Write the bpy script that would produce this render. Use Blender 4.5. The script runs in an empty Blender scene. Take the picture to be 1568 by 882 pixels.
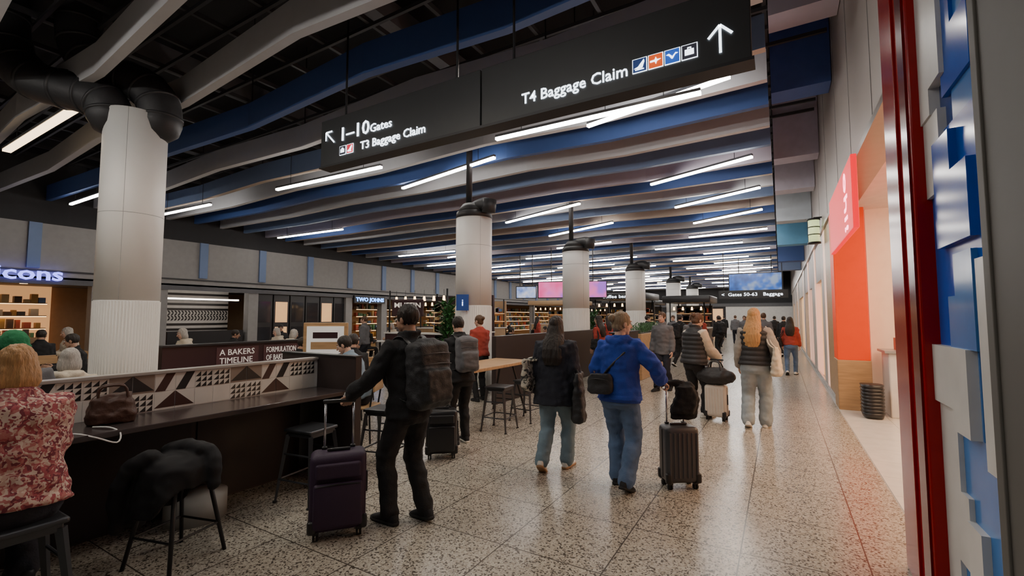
import bpy, bmesh, math, random
from mathutils import Vector, Matrix, noise
random.seed(7)
scene=bpy.context.scene
V=Vector
# ---------------------------------------------------------------- materials
def M(name,col,rough=.5,metal=0,es=0,ecol=None,bump=0,bscale=60,var=.12,vscale=6,coat=0,stretch=None,spec=None):
    m=bpy.data.materials.new(name); m.use_nodes=True
    nt=m.node_tree; N=nt.nodes; L=nt.links
    b=N['Principled BSDF']; b.inputs['Roughness'].default_value=rough; b.inputs['Metallic'].default_value=metal
    if coat: b.inputs['Coat Weight'].default_value=coat
    if spec is not None: b.inputs['Specular IOR Level'].default_value=spec
    tc=N.new('ShaderNodeTexCoord'); no=N.new('ShaderNodeTexNoise'); no.inputs['Scale'].default_value=vscale
    src=tc.outputs['Object']
    if stretch:
        mp=N.new('ShaderNodeMapping'); mp.inputs['Scale'].default_value=stretch; L.new(src,mp.inputs[0]); src=mp.outputs[0]
    L.new(src,no.inputs['Vector'])
    mx=N.new('ShaderNodeMix'); mx.data_type='RGBA'
    mx.inputs[6].default_value=(*[c*(1-var) for c in col],1); mx.inputs[7].default_value=(*[min(1,c*(1+var)) for c in col],1)
    L.new(no.outputs['Fac'],mx.inputs[0]); L.new(mx.outputs[2],b.inputs['Base Color'])
    if es:
        b.inputs['Emission Color'].default_value=(*(ecol or col),1); b.inputs['Emission Strength'].default_value=es
    if bump:
        n2=N.new('ShaderNodeTexNoise'); n2.inputs['Scale'].default_value=bscale; n2.inputs['Detail'].default_value=4
        L.new(src,n2.inputs['Vector'])
        bp=N.new('ShaderNodeBump'); bp.inputs['Strength'].default_value=bump; bp.inputs['Distance'].default_value=.01
        L.new(n2.outputs['Fac'],bp.inputs['Height']); L.new(bp.outputs[0],b.inputs['Normal'])
    return m
def ramp(N,stops,const=False):
    r=N.new('ShaderNodeValToRGB'); cr=r.color_ramp
    if const: cr.interpolation='CONSTANT'
    while len(cr.elements)<len(stops): cr.elements.new(.5)
    for e,(p,c) in zip(cr.elements,stops): e.position=p; e.color=(*c,1)
    return r
def terrazzo():
    m=bpy.data.materials.new('terrazzo'); m.use_nodes=True; nt=m.node_tree;N=nt.nodes;L=nt.links;b=N['Principled BSDF']
    tc=N.new('ShaderNodeTexCoord')
    def vor(scale,feat='F1'):
        v=N.new('ShaderNodeTexVoronoi'); v.feature=feat; v.inputs['Scale'].default_value=scale; L.new(tc.outputs['Object'],v.inputs['Vector']); return v
    v=vor(88); sep=N.new('ShaderNodeSeparateColor'); L.new(v.outputs['Color'],sep.inputs[0])
    r=ramp(N,[(0,(.42,.385,.325)),(.25,(.50,.46,.39)),(.5,(.33,.30,.25)),(.68,(.09,.078,.065)),(.84,(.54,.50,.43))],True)
    L.new(sep.outputs[0],r.inputs[0])
    ve=vor(88,'DISTANCE_TO_EDGE'); re=ramp(N,[(0,(.4,.36,.32)),(.1,(1,1,1))]); L.new(ve.outputs['Distance'],re.inputs[0])
    mu=N.new('ShaderNodeMix'); mu.data_type='RGBA'; mu.blend_type='MULTIPLY'; mu.inputs[0].default_value=.5
    L.new(r.outputs[0],mu.inputs[6]); L.new(re.outputs[0],mu.inputs[7])
    sx=N.new('ShaderNodeSeparateXYZ'); L.new(tc.outputs['Object'],sx.inputs[0]); outs=[]
    for k,off in ((0,.3),(1,.1)):
        a=N.new('ShaderNodeMath'); a.operation='ADD'; a.inputs[1].default_value=off+90; L.new(sx.outputs[k],a.inputs[0])
        mo=N.new('ShaderNodeMath'); mo.operation='MODULO'; mo.inputs[1].default_value=.75; L.new(a.outputs[0],mo.inputs[0])
        lt=N.new('ShaderNodeMath'); lt.operation='LESS_THAN'; lt.inputs[1].default_value=.009; L.new(mo.outputs[0],lt.inputs[0]); outs.append(lt)
    mxx=N.new('ShaderNodeMath'); mxx.operation='MAXIMUM'; L.new(outs[0].outputs[0],mxx.inputs[0]); L.new(outs[1].outputs[0],mxx.inputs[1])
    mj=N.new('ShaderNodeMix'); mj.data_type='RGBA'; mj.inputs[7].default_value=(.07,.06,.05,1); L.new(mxx.outputs[0],mj.inputs[0]); L.new(mu.outputs[2],mj.inputs[6])
    L.new(mj.outputs[2],b.inputs['Base Color']); b.inputs['Roughness'].default_value=.22
    return m
def whitetile():
    return M('shop_tile',(.72,.69,.64),.2)
def pattern_screen(name,c1,c2,c3,es,scale=3):
    m=bpy.data.materials.new(name); m.use_nodes=True; nt=m.node_tree;N=nt.nodes;L=nt.links;b=N['Principled BSDF']
    tc=N.new('ShaderNodeTexCoord'); n=N.new('ShaderNodeTexNoise'); n.inputs['Scale'].default_value=scale; L.new(tc.outputs['Object'],n.inputs['Vector'])
    r=ramp(N,[(.3,c1),(.5,c2),(.65,c3)]); L.new(n.outputs['Fac'],r.inputs[0]); L.new(r.outputs[0],b.inputs['Emission Color']); b.inputs['Emission Strength'].default_value=es
    b.inputs['Base Color'].default_value=(.02,.02,.02,1); b.inputs['Roughness'].default_value=.2
    return m
def vor_fabric(name,cols,scale=28):
    m=bpy.data.materials.new(name); m.use_nodes=True; nt=m.node_tree;N=nt.nodes;L=nt.links;b=N['Principled BSDF']
    tc=N.new('ShaderNodeTexCoord'); v=N.new('ShaderNodeTexVoronoi'); v.inputs['Scale'].default_value=scale
    nn=N.new('ShaderNodeTexNoise'); nn.inputs['Scale'].default_value=20; L.new(tc.outputs['Object'],nn.inputs['Vector'])
    mx=N.new('ShaderNodeMix'); mx.data_type='RGBA'; mx.inputs[0].default_value=.12; L.new(tc.outputs['Object'],mx.inputs[6]); L.new(nn.outputs['Color'],mx.inputs[7])
    L.new(mx.outputs[2],v.inputs['Vector']); s=N.new('ShaderNodeSeparateColor'); L.new(v.outputs['Color'],s.inputs[0])
    r=ramp(N,[(i/len(cols),c) for i,c in enumerate(cols)],True); L.new(s.outputs[0],r.inputs[0]); L.new(r.outputs[0],b.inputs['Base Color']); b.inputs['Roughness'].default_value=.9
    return m
def fab(name,col,r=.9): return M(name,col,r,bump=.35,bscale=90,var=.25,vscale=8)
def hairm(name,col): return M(name,col,.45,bump=.8,bscale=40,var=.55,vscale=30,stretch=(4,4,.35))
black=M('black_metal',(.02,.02,.022),.45,.3); blackp=M('black_plastic',(.018,.018,.02),.35); chrome=M('chrome',(.6,.6,.62),.25,1)
white=M('white_paint',(.72,.70,.67),.5); wood=M('oak',(.45,.28,.14),.45,var=.35,vscale=3,stretch=(1,8,8)); dkbrown=M('dark_laminate',(.035,.025,.024),.35)
skin=M('skin',(.62,.38,.28),.5,var=.08); skin2=M('skin_tan',(.42,.24,.16),.5,var=.08); lipm=M('lip',(.5,.2,.17),.5); eyew=M('eye_white',(.8,.8,.78),.2); eyed=M('eye_iris',(.05,.03,.02),.1)
glow=M('lamp_glow',(1,.97,.92),.5,es=34,ecol=(1,.95,.88)); glow2=M('lamp_glow_warm',(1,.8,.5),.5,es=4,ecol=(1,.72,.42)); txt=M('sign_text',(1,1,1),.5,es=3.6,ecol=(.8,.9,1))
rubber=M('rubber',(.015,.015,.015),.8)
# ---------------------------------------------------------------- geometry
def loft(rings):
    v=[];f=[];n=len(rings[0])
    for r in rings: v+=r
    for i in range(len(rings)-1):
        for j in range(n):
            a=i*n+j;b=i*n+(j+1)%n; f.append((a,b,b+n,a+n))
    f.append(tuple(range(n-1,-1,-1))); k=(len(rings)-1)*n; f.append(tuple(range(k,k+n)))
    return v,f
def ring(c,ax,ay,n=14,p=1.0):
    o=[]
    for i in range(n):
        t=2*math.pi*i/n; c0=math.cos(t);s0=math.sin(t)
        if p!=1: c0=math.copysign(abs(c0)**p,c0); s0=math.copysign(abs(s0)**p,s0)
        o.append(V(c)+V(ax)*c0+V(ay)*s0)
    return o
def perp(t):
    u=V((0,0,1)) if abs(t.z)<.85 else V((0,1,0))
    a=t.cross(u).normalized(); return a,a.cross(t).normalized()*-1
def limb(pts,rad,seg=12,caps=True):
    pts=[V(p) for p in pts]; n=len(pts); rings=[]; T=[]
    for i in range(n):
        t=(pts[min(i+1,n-1)]-pts[max(i-1,0)]); T.append(t.normalized() if t.length>1e-7 else V((0,0,1)))
    a,_=perp(T[0]); 
    def rg(c,t,r,aa):
        b=t.cross(aa).normalized(); return ring(c,aa*r,b*r,seg)
    fr=[]
    for i in range(n):
        a=(a-T[i]*a.dot(T[i])); a=a.normalized() if a.length>1e-6 else perp(T[i])[0]; fr.append(a.copy())
    if caps:
        r=rad[0]; rings+= [rg(pts[0]-T[0]*r*.9,T[0],r*.4,fr[0]),rg(pts[0]-T[0]*r*.55,T[0],r*.82,fr[0])]
    for i in range(n): rings.append(rg(pts[i],T[i],rad[i],fr[i]))
    if caps:
        r=rad[-1]; rings+=[rg(pts[-1]+T[-1]*r*.55,T[-1],r*.82,fr[-1]),rg(pts[-1]+T[-1]*r*.9,T[-1],r*.4,fr[-1])]
    return loft(rings)
def smoothpath(pts,k=5):
    pts=[V(p) for p in pts]; o=[]
    for i in range(len(pts)-1):
        p0=pts[max(i-1,0)];p1=pts[i];p2=pts[i+1];p3=pts[min(i+2,len(pts)-1)]
        for j in range(k):
            t=j/k; o.append(.5*((2*p1)+(p2-p0)*t+(2*p0-5*p1+4*p2-p3)*t*t+(-p0+3*p1-3*p2+p3)*t**3))
    o.append(pts[-1]); return o
def ellips(c,r,M3=None,n=14,m=9):
    rings=[]
    for i in range(m):
        ph=-math.pi/2+math.pi*(i+.35)/(m-1+.7); z=math.sin(ph); q=math.cos(ph)
        rr=[V((r[0]*q*math.cos(2*math.pi*j/n),r[1]*q*math.sin(2*math.pi*j/n),r[2]*z)) for j in range(n)]
        if M3: rr=[M3@x for x in rr]
        rings.append([x+V(c) for x in rr])
    return loft(rings)
def bbox_geo(size,bev,seg=2):
    bm=bmesh.new(); bmesh.ops.create_cube(bm,size=1); bmesh.ops.scale(bm,vec=V(size),verts=bm.verts)
    if bev: bmesh.ops.bevel(bm,geom=bm.edges[:],offset=bev,segments=seg,affect='EDGES',profile=.5)
    v=[x.co.copy() for x in bm.verts]; bm.verts.index_update(); f=[tuple(y.index for y in x.verts) for x in bm.faces]; bm.free(); return v,f
class MB:
    def __init__(s): s.v=[];s.f=[];s.m=[];s.s=[];s.mats=[]
    def add(s,vf,mat,smooth=False,X=None):
        v,f=vf; o=len(s.v)
        if X is not None: v=[X@V(p) for p in v]
        s.v+=[tuple(p) for p in v]
        if mat not in s.mats: s.mats.append(mat)
        k=s.mats.index(mat)
        for q in f: s.f.append(tuple(i+o for i in q)); s.m.append(k); s.s.append(smooth)
        return s
    def box(s,c,size,mat,rz=0,bev=0,seg=2,R=None,smooth=False):
        X=Matrix.Translation(V(c))@(R.to_4x4() if R else Matrix.Rotation(math.radians(rz),4,'Z'))
        return s.add(bbox_geo(size,bev,seg),mat,smooth or bev>.02,X)
    def b2(s,lo,hi,mat,bev=0):
        return s.box([(a+b)/2 for a,b in zip(lo,hi)],[abs(b-a) for a,b in zip(lo,hi)],mat,bev=bev)
    def cyl(s,p0,p1,r0,mat,r1=None,seg=16):
        p0=V(p0);p1=V(p1); t=(p1-p0).normalized();a,b=perp(t); r1=r0 if r1 is None else r1
        b=t.cross(a); return s.add(loft([ring(p0,a*r0,b*r0,seg),ring(p1,a*r1,b*r1,seg)]),mat,seg>8)
    def tube(s,pts,r,mat,seg=8,k=4):
        p=smoothpath(pts,k) if k>1 else pts; return s.add(limb(p,[r]*len(p),seg),mat,True)
    def ell(s,c,r,mat,n=16,m=10): return s.add(ellips(c,r,None,n,m),mat,True)
    def prism(s,poly,X,d,mat):
        n=len(poly); v=[V((p[0],p[1],0)) for p in poly]+[V((p[0],p[1],d)) for p in poly]
        f=[tuple(range(n-1,-1,-1)),tuple(range(n,2*n))]+[(i,(i+1)%n,(i+1)%n+n,i+n) for i in range(n)]
        return s.add((v,f),mat,False,X)
    def text(s,body,size,X,mat,width=None,ext=.004,align='LEFT',bold=0):
        c=bpy.data.curves.new('t','FONT'); c.body=body;c.size=size;c.extrude=ext;c.resolution_u=2; c.align_x=align; c.offset=bold
        o=bpy.data.objects.new('t',c); scene.collection.objects.link(o); dg=bpy.context.evaluated_depsgraph_get()
        me=bpy.data.meshes.new_from_object(o.evaluated_get(dg)); v=[p.co.copy() for p in me.vertices]; f=[tuple(p.vertices) for p in me.polygons]
        bpy.data.objects.remove(o); bpy.data.curves.remove(c); bpy.data.meshes.remove(me)
        if width and v:
            w=max(p.x for p in v)-min(p.x for p in v); 
            for p in v: p.x*=width/w
        return s.add((v,f),mat,False,X)
    def obj(s,name,X=None):
        me=bpy.data.meshes.new(name); me.from_pydata(s.v,[],s.f)
        for m in s.mats: me.materials.append(m)
        me.polygons.foreach_set('material_index',s.m); me.polygons.foreach_set('use_smooth',s.s)
        bm=bmesh.new(); bm.from_mesh(me); bmesh.ops.recalc_face_normals(bm,faces=bm.faces); bm.to_mesh(me); bm.free(); me.update()
        o=bpy.data.objects.new(name,me); scene.collection.objects.link(o)
        if X is not None: o.matrix_world=X
        return o
def place(o,loc,rz=0,sc=1):
    loc=tuple(loc)+((0,) if len(loc)==2 else ())
    o.matrix_world=Matrix.Translation(V(loc))@Matrix.Rotation(math.radians(rz),4,'Z')@Matrix.Scale(sc,4); return o
def dup(o,name,loc,rz=0,sc=1):
    n=o.copy(); n.name=name; scene.collection.objects.link(n); return place(n,loc,rz,sc)
def remesh(geos,voxel,sm=3,disp=None):
    v=[];f=[]
    for gv,gf in geos:
        o=len(v); v+=[tuple(p) for p in gv]; f+=[tuple(i+o for i in q) for q in gf]
    me=bpy.data.meshes.new('r'); me.from_pydata(v,[],f)
    bm=bmesh.new(); bm.from_mesh(me); bmesh.ops.recalc_face_normals(bm,faces=bm.faces); bm.to_mesh(me); bm.free()
    o=bpy.data.objects.new('r',me); scene.collection.objects.link(o)
    m=o.modifiers.new('r','REMESH'); m.mode='VOXEL'; m.voxel_size=voxel
    if sm: s=o.modifiers.new('s','SMOOTH'); s.iterations=sm; s.factor=.5
    dg=bpy.context.evaluated_depsgraph_get(); me2=bpy.data.meshes.new_from_object(o.evaluated_get(dg))
    if len(me2.vertices)<20: res=(v,f)
    else:
        vs=[]
        for p in me2.vertices:
            c=p.co.copy()
            if disp: c+=p.normal*disp(c)
            vs.append(c)
        res=(vs,[tuple(p.vertices) for p in me2.polygons])
    bpy.data.objects.remove(o); bpy.data.meshes.remove(me2); bpy.data.meshes.remove(me)
    return res
# ---------------------------------------------------------------- people
def ik(A,B,l1,l2,hint):
    d=B-A; L=min(d.length,(l1+l2)*.998); n=d.normalized(); B=A+n*L
    a=(l1*l1-l2*l2+L*L)/(2*L); h=math.sqrt(max(0,l1*l1-a*a)); hp=V(hint)-n*V(hint).dot(n); hp.normalize()
    return A+n*a+hp*h,B
def hand_geo(W,d,nrm,side,curl,fine):
    d=V(d).normalized(); nrm=V(nrm); nrm=(nrm-d*nrm.dot(d)).normalized(); a=d.cross(nrm).normalized()
    if side<0: a=-a
    g=[loft([ring(W-d*.03,a*.024,nrm*.019,10),ring(W,a*.026,nrm*.018,10),ring(W+d*.03,a*.036,nrm*.016,10),ring(W+d*.07,a*.041,nrm*.014,10),ring(W+d*.092,a*.036,nrm*.009,10)])]
    for off,ln,ex in ((.030,.068,0),(.010,.078,.05),(-.011,.072,.1),(-.031,.056,.2)):
        p=W+d*(.085-abs(off)*.15)+a*off; pts=[p-d*.015,p]; ang=0
        for k,fr in enumerate((.45,.3,.25)):
            ang+=(curl+ex*curl)*(.8 if k==0 else 1); dd=d*math.cos(ang)+nrm*math.sin(ang); p=p+dd*ln*fr; pts.append(p)
        g.append(limb(pts,[.0092,.0092,.0085,.008,.0068],8))
    p=W+d*.025+a*.03; t1=(d*.6+a*.75+nrm*.25).normalized(); t2=(d*.9+a*.1+nrm*(.3+curl*.5)).normalized()
    g.append(limb([W+d*.01+a*.018,p,p+t1*.035,p+t1*.035+t2*.03,p+t1*.035+t2*.05],[.013,.013,.0105,.0095,.0075],8))
    return g
def fold(amp,fr=9):
    off=V((random.random()*50,random.random()*50,0))
    def f(c): return amp*(noise.noise(V((c.x*fr,c.y*fr,c.z*fr*1.6))+off)+.5*noise.noise(c*fr*2.3+off))
    return f
def puff(per=.075):
    def f(c): return .014*abs(math.sin(c.z*math.pi/per))-.004
    return f
def person(name,loc,heading,H=1.75,fem=False,up=None,bag=.012,kind='jacket',hem=.86,sleeve=None,cuff=1.0,low=None,lbag=.012,shoe=None,sole=None,
           hair='short',hm=None,sk=None,feet=((.1,.0,0),(-.1,.0,0)),hands=None,lean=4,head=(0,0),seat=None,vox=.016,extra=None,fine=True,wide=1.0):
    sk=sk or skin; mb=MB(); S=H/1.75
    X=Matrix.Translation(V((loc[0],loc[1],loc[2] if len(loc)>2 else 0)))@Matrix.Rotation(math.radians(heading),4,'Z')@Matrix.Scale(S,4)
    Xi=X.inverted(); wf=(.91 if fem else 1.0)*wide; hf=1.04 if fem else 1.0
    an=[];fm=[]
    for fx in feet:
        x,y,p=fx[:3]; z=fx[3] if len(fx)>3 else 0; yaw=fx[4] if len(fx)>4 else (-6 if x>0 else 6)
        F=Matrix.Translation((x,y,z))@Matrix.Rotation(math.radians(yaw),4,'Z')@Matrix.Translation((0,.1,0))@Matrix.Rotation(-math.radians(p),4,'X')@Matrix.Translation((0,-.1,0))
        fm.append(F); an.append(F@V((0,0,.085)))
    if seat is None:
        pz=.92
        for a in an:
            dx=a.x-math.copysign(.09,a.x); pz=min(pz,a.z+math.sqrt(max(.1,.842**2-dx*dx-a.y*a.y)))
    else: pz=seat/S+.10
    P=V((0,0,pz)); RL=Matrix.Rotation(-math.radians(lean),3,'X')
    def T(x,y,z): return P+RL@V((x,y,z-.92))
    axx=V((1,0,0)); axy=RL@V((0,1,0))
    g=[]
    prof=[(1.02,.135,.1,0),(.97,.155*hf,.112,0),(.90,.172*hf,.125,-.008),(.84,.172*hf,.125,-.01),(.79,.13,.1,-.005)]
    g.append(loft([ring(P+V((0,yo,z-.92)),axx*(rx+lbag*.6),V((0,1,0))*(ry+lbag*.6),16) for z,rx,ry,yo in prof]))
    for i,a in enumerate(an):
        sx=1 if feet[i][0]>0 else -1; hip=P+V((.088*sx,-.005,-.03))
        kn,a2=ik(hip,a,.435,.41,(sx*.12,1,.15)); dn=(a2-kn).normalized()
        m1=hip.lerp(kn,.45); m2=kn.lerp(a2,.35)+V((0,-.012,0)); e=a2-dn*.005
        g.append(limb([hip,m1,kn.lerp(hip,.12),kn.lerp(a2,.1),m2,kn.lerp(a2,.72),e],[.09*hf+lbag*.5,.08+lbag*.8,.062+lbag,.058+lbag,.056+lbag*1.1,.046+lbag*1.3,.044+lbag*1.5],14))
        if seat is not None: g.append(ellips(hip+V((0,-.02,-.0)),(.1,.11,.09)))
        prof2=[(-.085,.014,.045),(-.07,.033,.08),(-.02,.038,.105),(.04,.04,.09),(.1,.046,.064),(.15,.045,.05),(.185,.03,.038),(.2,.01,.025)]
        rs=[[fm[i]@V((w*math.copysign(abs(math.cos(t))**.7,math.cos(t)),y,max(.004,h*.5+h*.5*math.copysign(abs(math.sin(t))**.7,math.sin(t))))) for t in [2*math.pi*k/12 for k in range(12)]] for y,w,h in prof2]
        mb.add(loft(rs),shoe or black,True)
        mb.add(limb([fm[i]@V((0,-.015,.06)),a+(kn-a).normalized()*.05],[.038,.04],10),shoe or black,True)
        rs=[[fm[i]@V(((w+.005)*math.copysign(abs(math.cos(t))**.6,math.cos(t)),y*1.03,.014+.014*math.copysign(abs(math.sin(t))**.3,math.sin(t)))) for t in [2*math.pi*k/12 for k in range(12)]] for y,w,h in prof2]
        mb.add(loft(rs),sole or rubber,True)
    mb.add(remesh(g,vox,3,fold(.011,10)),low,True)
    b=bag; rr=[(.98,.165*hf,.12,0),(1.08,.15,.112,0),(1.20,.168,.118,0),(1.32,.185,.125,-.005),(1.39,.182,.115,-.012),(1.435,.15,.098,-.015),(1.475,.095,.078,-.018),(1.51,.066,.066,-.018)]
    if hem<.95: rr=[(hem,(.178)*hf+.008,.132,0),(hem+.03,.176*hf,.13,0)]+[r for r in rr if r[0]>hem+.06]
    rings=[ring(T(0,yo,z),axx*(rx*(wf if z>1.1 else 1)+b*(1.2 if z<1.4 else .5)),axy*(ry+b*(1.2 if z<1.4 else .4)),18,.92) for z,rx,ry,yo in rr]
    tor=[loft(rings)]; arms=[]
    hands=hands or [None,None]
    for k,sx in enumerate((1,-1)):
        h=hands[k] or {}; Sh=T(.165*wf*sx,-.012,1.405)
        W=h.get('w'); 
        if W is None: W=Sh+V((.075*sx,.06 if seat is None else .1,-.52))
        else: W=(Xi@V(W)) if h.get('world') else V(W)
        el,W=ik(Sh,W,.285,.255,h.get('hint',(sx*.35,-1,-.2)))
        fa=(W-el).normalized(); hd=h.get('d'); 
        if hd is None: hd=fa
        elif h.get('world'): hd=Xi.to_3x3()@V(hd)
        hd=V(hd).normalized(); nrm=V(h.get('n',(-sx,.15,0)))
        ce=el.lerp(W,.95*cuff) if cuff>.5 else Sh.lerp(el,.85)
        ins=T(.11*wf*sx,-.012,1.39)
        if cuff>.5: arms.append(limb([ins,Sh,Sh.lerp(el,.45),el.lerp(Sh,.08),el.lerp(W,.12),el.lerp(W,.5),ce],[.062+b*.6,.062+b,.052+b,.046+b,.045+b,.042+b*1.1,.034+b*1.1],12))
        else: arms.append(limb([ins,Sh,Sh.lerp(el,.45),ce],[.062+b*.6,.062+b,.054+b,.05+b],12))
        skg=[limb([el.lerp(W,-.1) if cuff>.5 else Sh.lerp(el,.6),el.lerp(W,.3),el.lerp(W,.8),W],[.04,.038,.029,.025],10)]+hand_geo(W,hd,nrm,sx,h.get('curl',.35),fine)
        if fine: mb.add(remesh(skg,.0042,2),sk,True)
        else:
            for q in skg: mb.add(q,sk,True)
    if kind=='hoodie': tor.append(limb(smoothpath([T(-.1,.05,1.45),T(-.11,-.04,1.475),T(-.06,-.115,1.46),T(0,-.135,1.43),T(.06,-.115,1.46),T(.11,-.04,1.475),T(.1,.05,1.45)],3),[.03]*4+[.042]*11+[.03]*4,10))
    if kind in('jacket','coat','vest'): tor.append(limb(smoothpath([T(0,.06,1.49),T(-.068,.02,1.51),T(-.06,-.06,1.52),T(.0,-.088,1.52),T(.06,-.06,1.52),T(.068,.02,1.51),T(0,.06,1.49)],3),[.018]*19,8))
    if kind=='vest':
        mb.add(remesh(tor+[ellips(T(.155*wf,-.012,1.39),(.06,.085,.075)),ellips(T(-.155*wf,-.012,1.39),(.06,.085,.075))],vox*.8,2,puff()),up,True)
        mb.add(remesh(arms+[ellips(T(0,0,1.3),(.12,.08,.15))],vox,3,fold(.008,11)),sleeve or up,True)
    elif sleeve:
        mb.add(remesh(tor,vox,3,fold(.009,8)),up,True); mb.add(remesh(arms,vox,3,fold(.008,11)),sleeve,True)
    else: mb.add(remesh(tor+arms,vox,3,fold(.015,10)),up,True)
    if cuff>.5 and hem<.95 and kind=='hoodie':
        z=hem; mb.add(loft([ring(T(0,0,z-.02),axx*(.168*hf+b),axy*(.125+b),18),ring(T(0,0,z+.05),axx*(.175*hf+b*1.3),axy*(.132+b*1.2),18)]),up,True)
    yaw,pit=head; nb=T(0,-.02,1.50); HX=Matrix.Translation(nb)@Matrix.Rotation(math.radians(yaw),4,'Z')@Matrix.Rotation(math.radians(pit),4,'X')@Matrix.Translation((0,.02,.13))
    hs=[ellips((0,-.012,.02),(.073,.092,.098)),ellips((0,.03,-.03),(.058,.06,.082)),ellips((0,.052,-.092),(.03,.028,.024)),ellips((0,.0,-.06),(.058,.06,.045)),
        limb([(0,.086,.008),(0,.1,-.018),(0,.108,-.032)],[.008,.01,.013],8),ellips((0,.076,.03),(.05,.016,.012)),
        ellips((.074,-.008,-.01),(.01,.019,.031)),ellips((-.074,-.008,-.01),(.01,.019,.031)),limb([(0,-.015,-.04),(0,-.02,-.1),(0,-.03,-.19)],[.052,.053,.062],14)]
    if fine: mb.add(remesh(hs,.006,2),sk,True,HX)
    else:
        for q in hs: mb.add(q,sk,True,HX)
    for sx in (1,-1):
        mb.add(ellips((.029*sx,.08,.004),(.014,.011,.009)),eyew,True,HX); mb.add(ellips((.029*sx,.089,.004),(.006,.004,.006)),eyed,True,HX)
        mb.add(limb([(.014*sx,.092,.028),(.03*sx,.09,.032),(.045*sx,.078,.027)],[.003,.004,.002],6),hm,True,HX)
    mb.add(limb([(-.022,.083,-.064),(0,.092,-.062),(.022,.083,-.064)],[.004,.0075,.004],8),lipm,True,HX)
    hh=[ellips((0,-.02,.03),(.083,.1,.1),None,18,12)]
    if hair=='long':
        hh+=[loft([ring((0,-.02,.06),V((.07,0,0)),V((0,.07,0)),18),ring((0,-.03,0),V((.092,0,0)),V((0,.086,0)),18),ring((0,-.055,-.08),V((.1,0,0)),V((0,.08,0)),18),ring((0,-.085-b*.3,-.17),V((.122,0,0)),V((0,.082,0)),18),ring((0,-.11-b*.6,-.27),V((.13,0,0)),V((0,.07,0)),18),ring((0,-.12-b*.8,-.37),V((.118,0,0)),V((0,.055,0)),18),ring((0,-.12-b*.8,-.45),V((.085,0,0)),V((0,.035,0)),18)])]
    if hair=='bob': hh+=[loft([ring((0,-.02,.06),V((.075,0,0)),V((0,.08,0)),18),ring((0,-.025,-.02),V((.097,0,0)),V((0,.086,0)),18),ring((0,-.03,-.09),V((.1,0,0)),V((0,.078,0)),18),ring((0,-.035,-.13),V((.085,0,0)),V((0,.06,0)),18)])]
    if hair=='bun': hh+=[ellips((0,-.125,.05),(.04,.036,.04)),ellips((0,-.05,-.03),(.068,.06,.06))]
    if hair=='beanie': hh=[ellips((0,-.02,.045),(.088,.105,.11),None,18,12),limb(smoothpath([(.087*math.cos(t),-.02+.103*math.sin(t),.025+.01*math.sin(t)) for t in [k*math.pi/5 for k in range(11)]],2),[.014]*21,8)]
    def hd(c): return .007*noise.noise(V((c.x*55,c.y*55,c.z*7)))+.004*noise.noise(V((c.x*110,c.y*110,c.z*12)))
    mb.add(remesh(hh,.0065 if fine else .012,2,hd),hm,True,HX)
    if extra: extra(mb,T)
    o=mb.obj(name,X); return o
def backpack(mat,mat2,w=.3,h=.46,d=.17,z=1.2):
    def f(mb,T):
        R=Matrix.Rotation(math.radians(-4),3,'X')
        g=[ (lambda q:([R@p+T(0,-.135-d/2,z) for p in q[0]],q[1]))(bbox_geo((w,d,h),.055,3)),
            (lambda q:([R@p+T(0,-.135-d,z-.08) for p in q[0]],q[1]))(bbox_geo((w*.8,.09,h*.5),.035,3)),
            ellips(T(0,-.13-d/2,z+h/2-.03),(w*.42,d*.45,.06))]
        mb.add(remesh(g,.013,2,fold(.012,11)),mat,True)
        for zz in (z+.1,z+.02): mb.tube([T(-w*.4,-.15-d-.0,zz+.06),T(0,-.165-d,zz+.07),T(w*.4,-.15-d,zz+.06)],.004,mat2,6)
        mb.tube([T(-.03,-.14,z+h/2),T(0,-.15,z+h/2+.045),T(.03,-.14,z+h/2)],.008,mat2)
        for s in (1,-1):
            p=smoothpath([T(.09*s,-.16,z+h*.42),T(.105*s,-.06,1.485),T(.115*s,.05,1.45),T(.125*s,.135,1.3),T(.145*s,.12,1.12),T(.15*s,-.05,1.02),T(.12*s,-.15,z-h*.4)],5)
            mb.add(loft([ring(q,V((.022,0,0)),V((0,.009,.006)),8) for q in p]),mat2,True)
    return f
def tote(mat,side,z=.95,w=.34,h=.34,y=-.05,x=.27):
    def f(mb,T):
        c=T(x*side,y,z)
        g=[loft([ring(c+V((0,0,-h/2)),V((.055,0,0)),V((0,w*.42,0)),16,.6),ring(c+V((0,0,-h/2+.05)),V((.075,0,0)),V((0,w*.5,0)),16,.6),ring(c,V((.06,0,0)),V((0,w*.5,0)),16,.7),ring(c+V((0,0,h/2)),V((.028,0,0)),V((0,w*.5,0)),16,.7)])]
        mb.add(remesh(g,.012,2,fold(.016,10)),mat,True)
        for dx in (.02,-.02):
            mb.tube([c+V((dx,-w*.25,h/2-.02)),T(.2*side+dx,y-.05,1.25),T(.15*side,-.01,1.475),T(.2*side+dx,y+.09,1.25),c+V((dx,w*.25,h/2-.02))],.01,mat)
    return f
def crossbody(mat,strap,side=-1):
    def f(mb,T):
        pts=[]
        for k in range(17):
            t=2*math.pi*k/16; x=.2*math.cos(t); y=.165*math.sin(t)
            pts.append(T(x,y,1.24+(-side)*x*1.05))
        mb.tube(pts,.011,strap,8,1)
        mb.add(remesh([loft([ring(T(.13*side,-.2,1.02+dz),V((w,0.03,0)),V((0,.045,0)),14,.6) for dz,w in((-.1,.09),(-.07,.12),(.06,.12),(.1,.09))])],.011,2,fold(.008,10)),mat,True)
        mb.tube([T(.13*side-.09,-.255,1.06),T(.13*side,-.262,1.07),T(.13*side+.09,-.25,1.06)],.004,strap)
    return f
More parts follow.
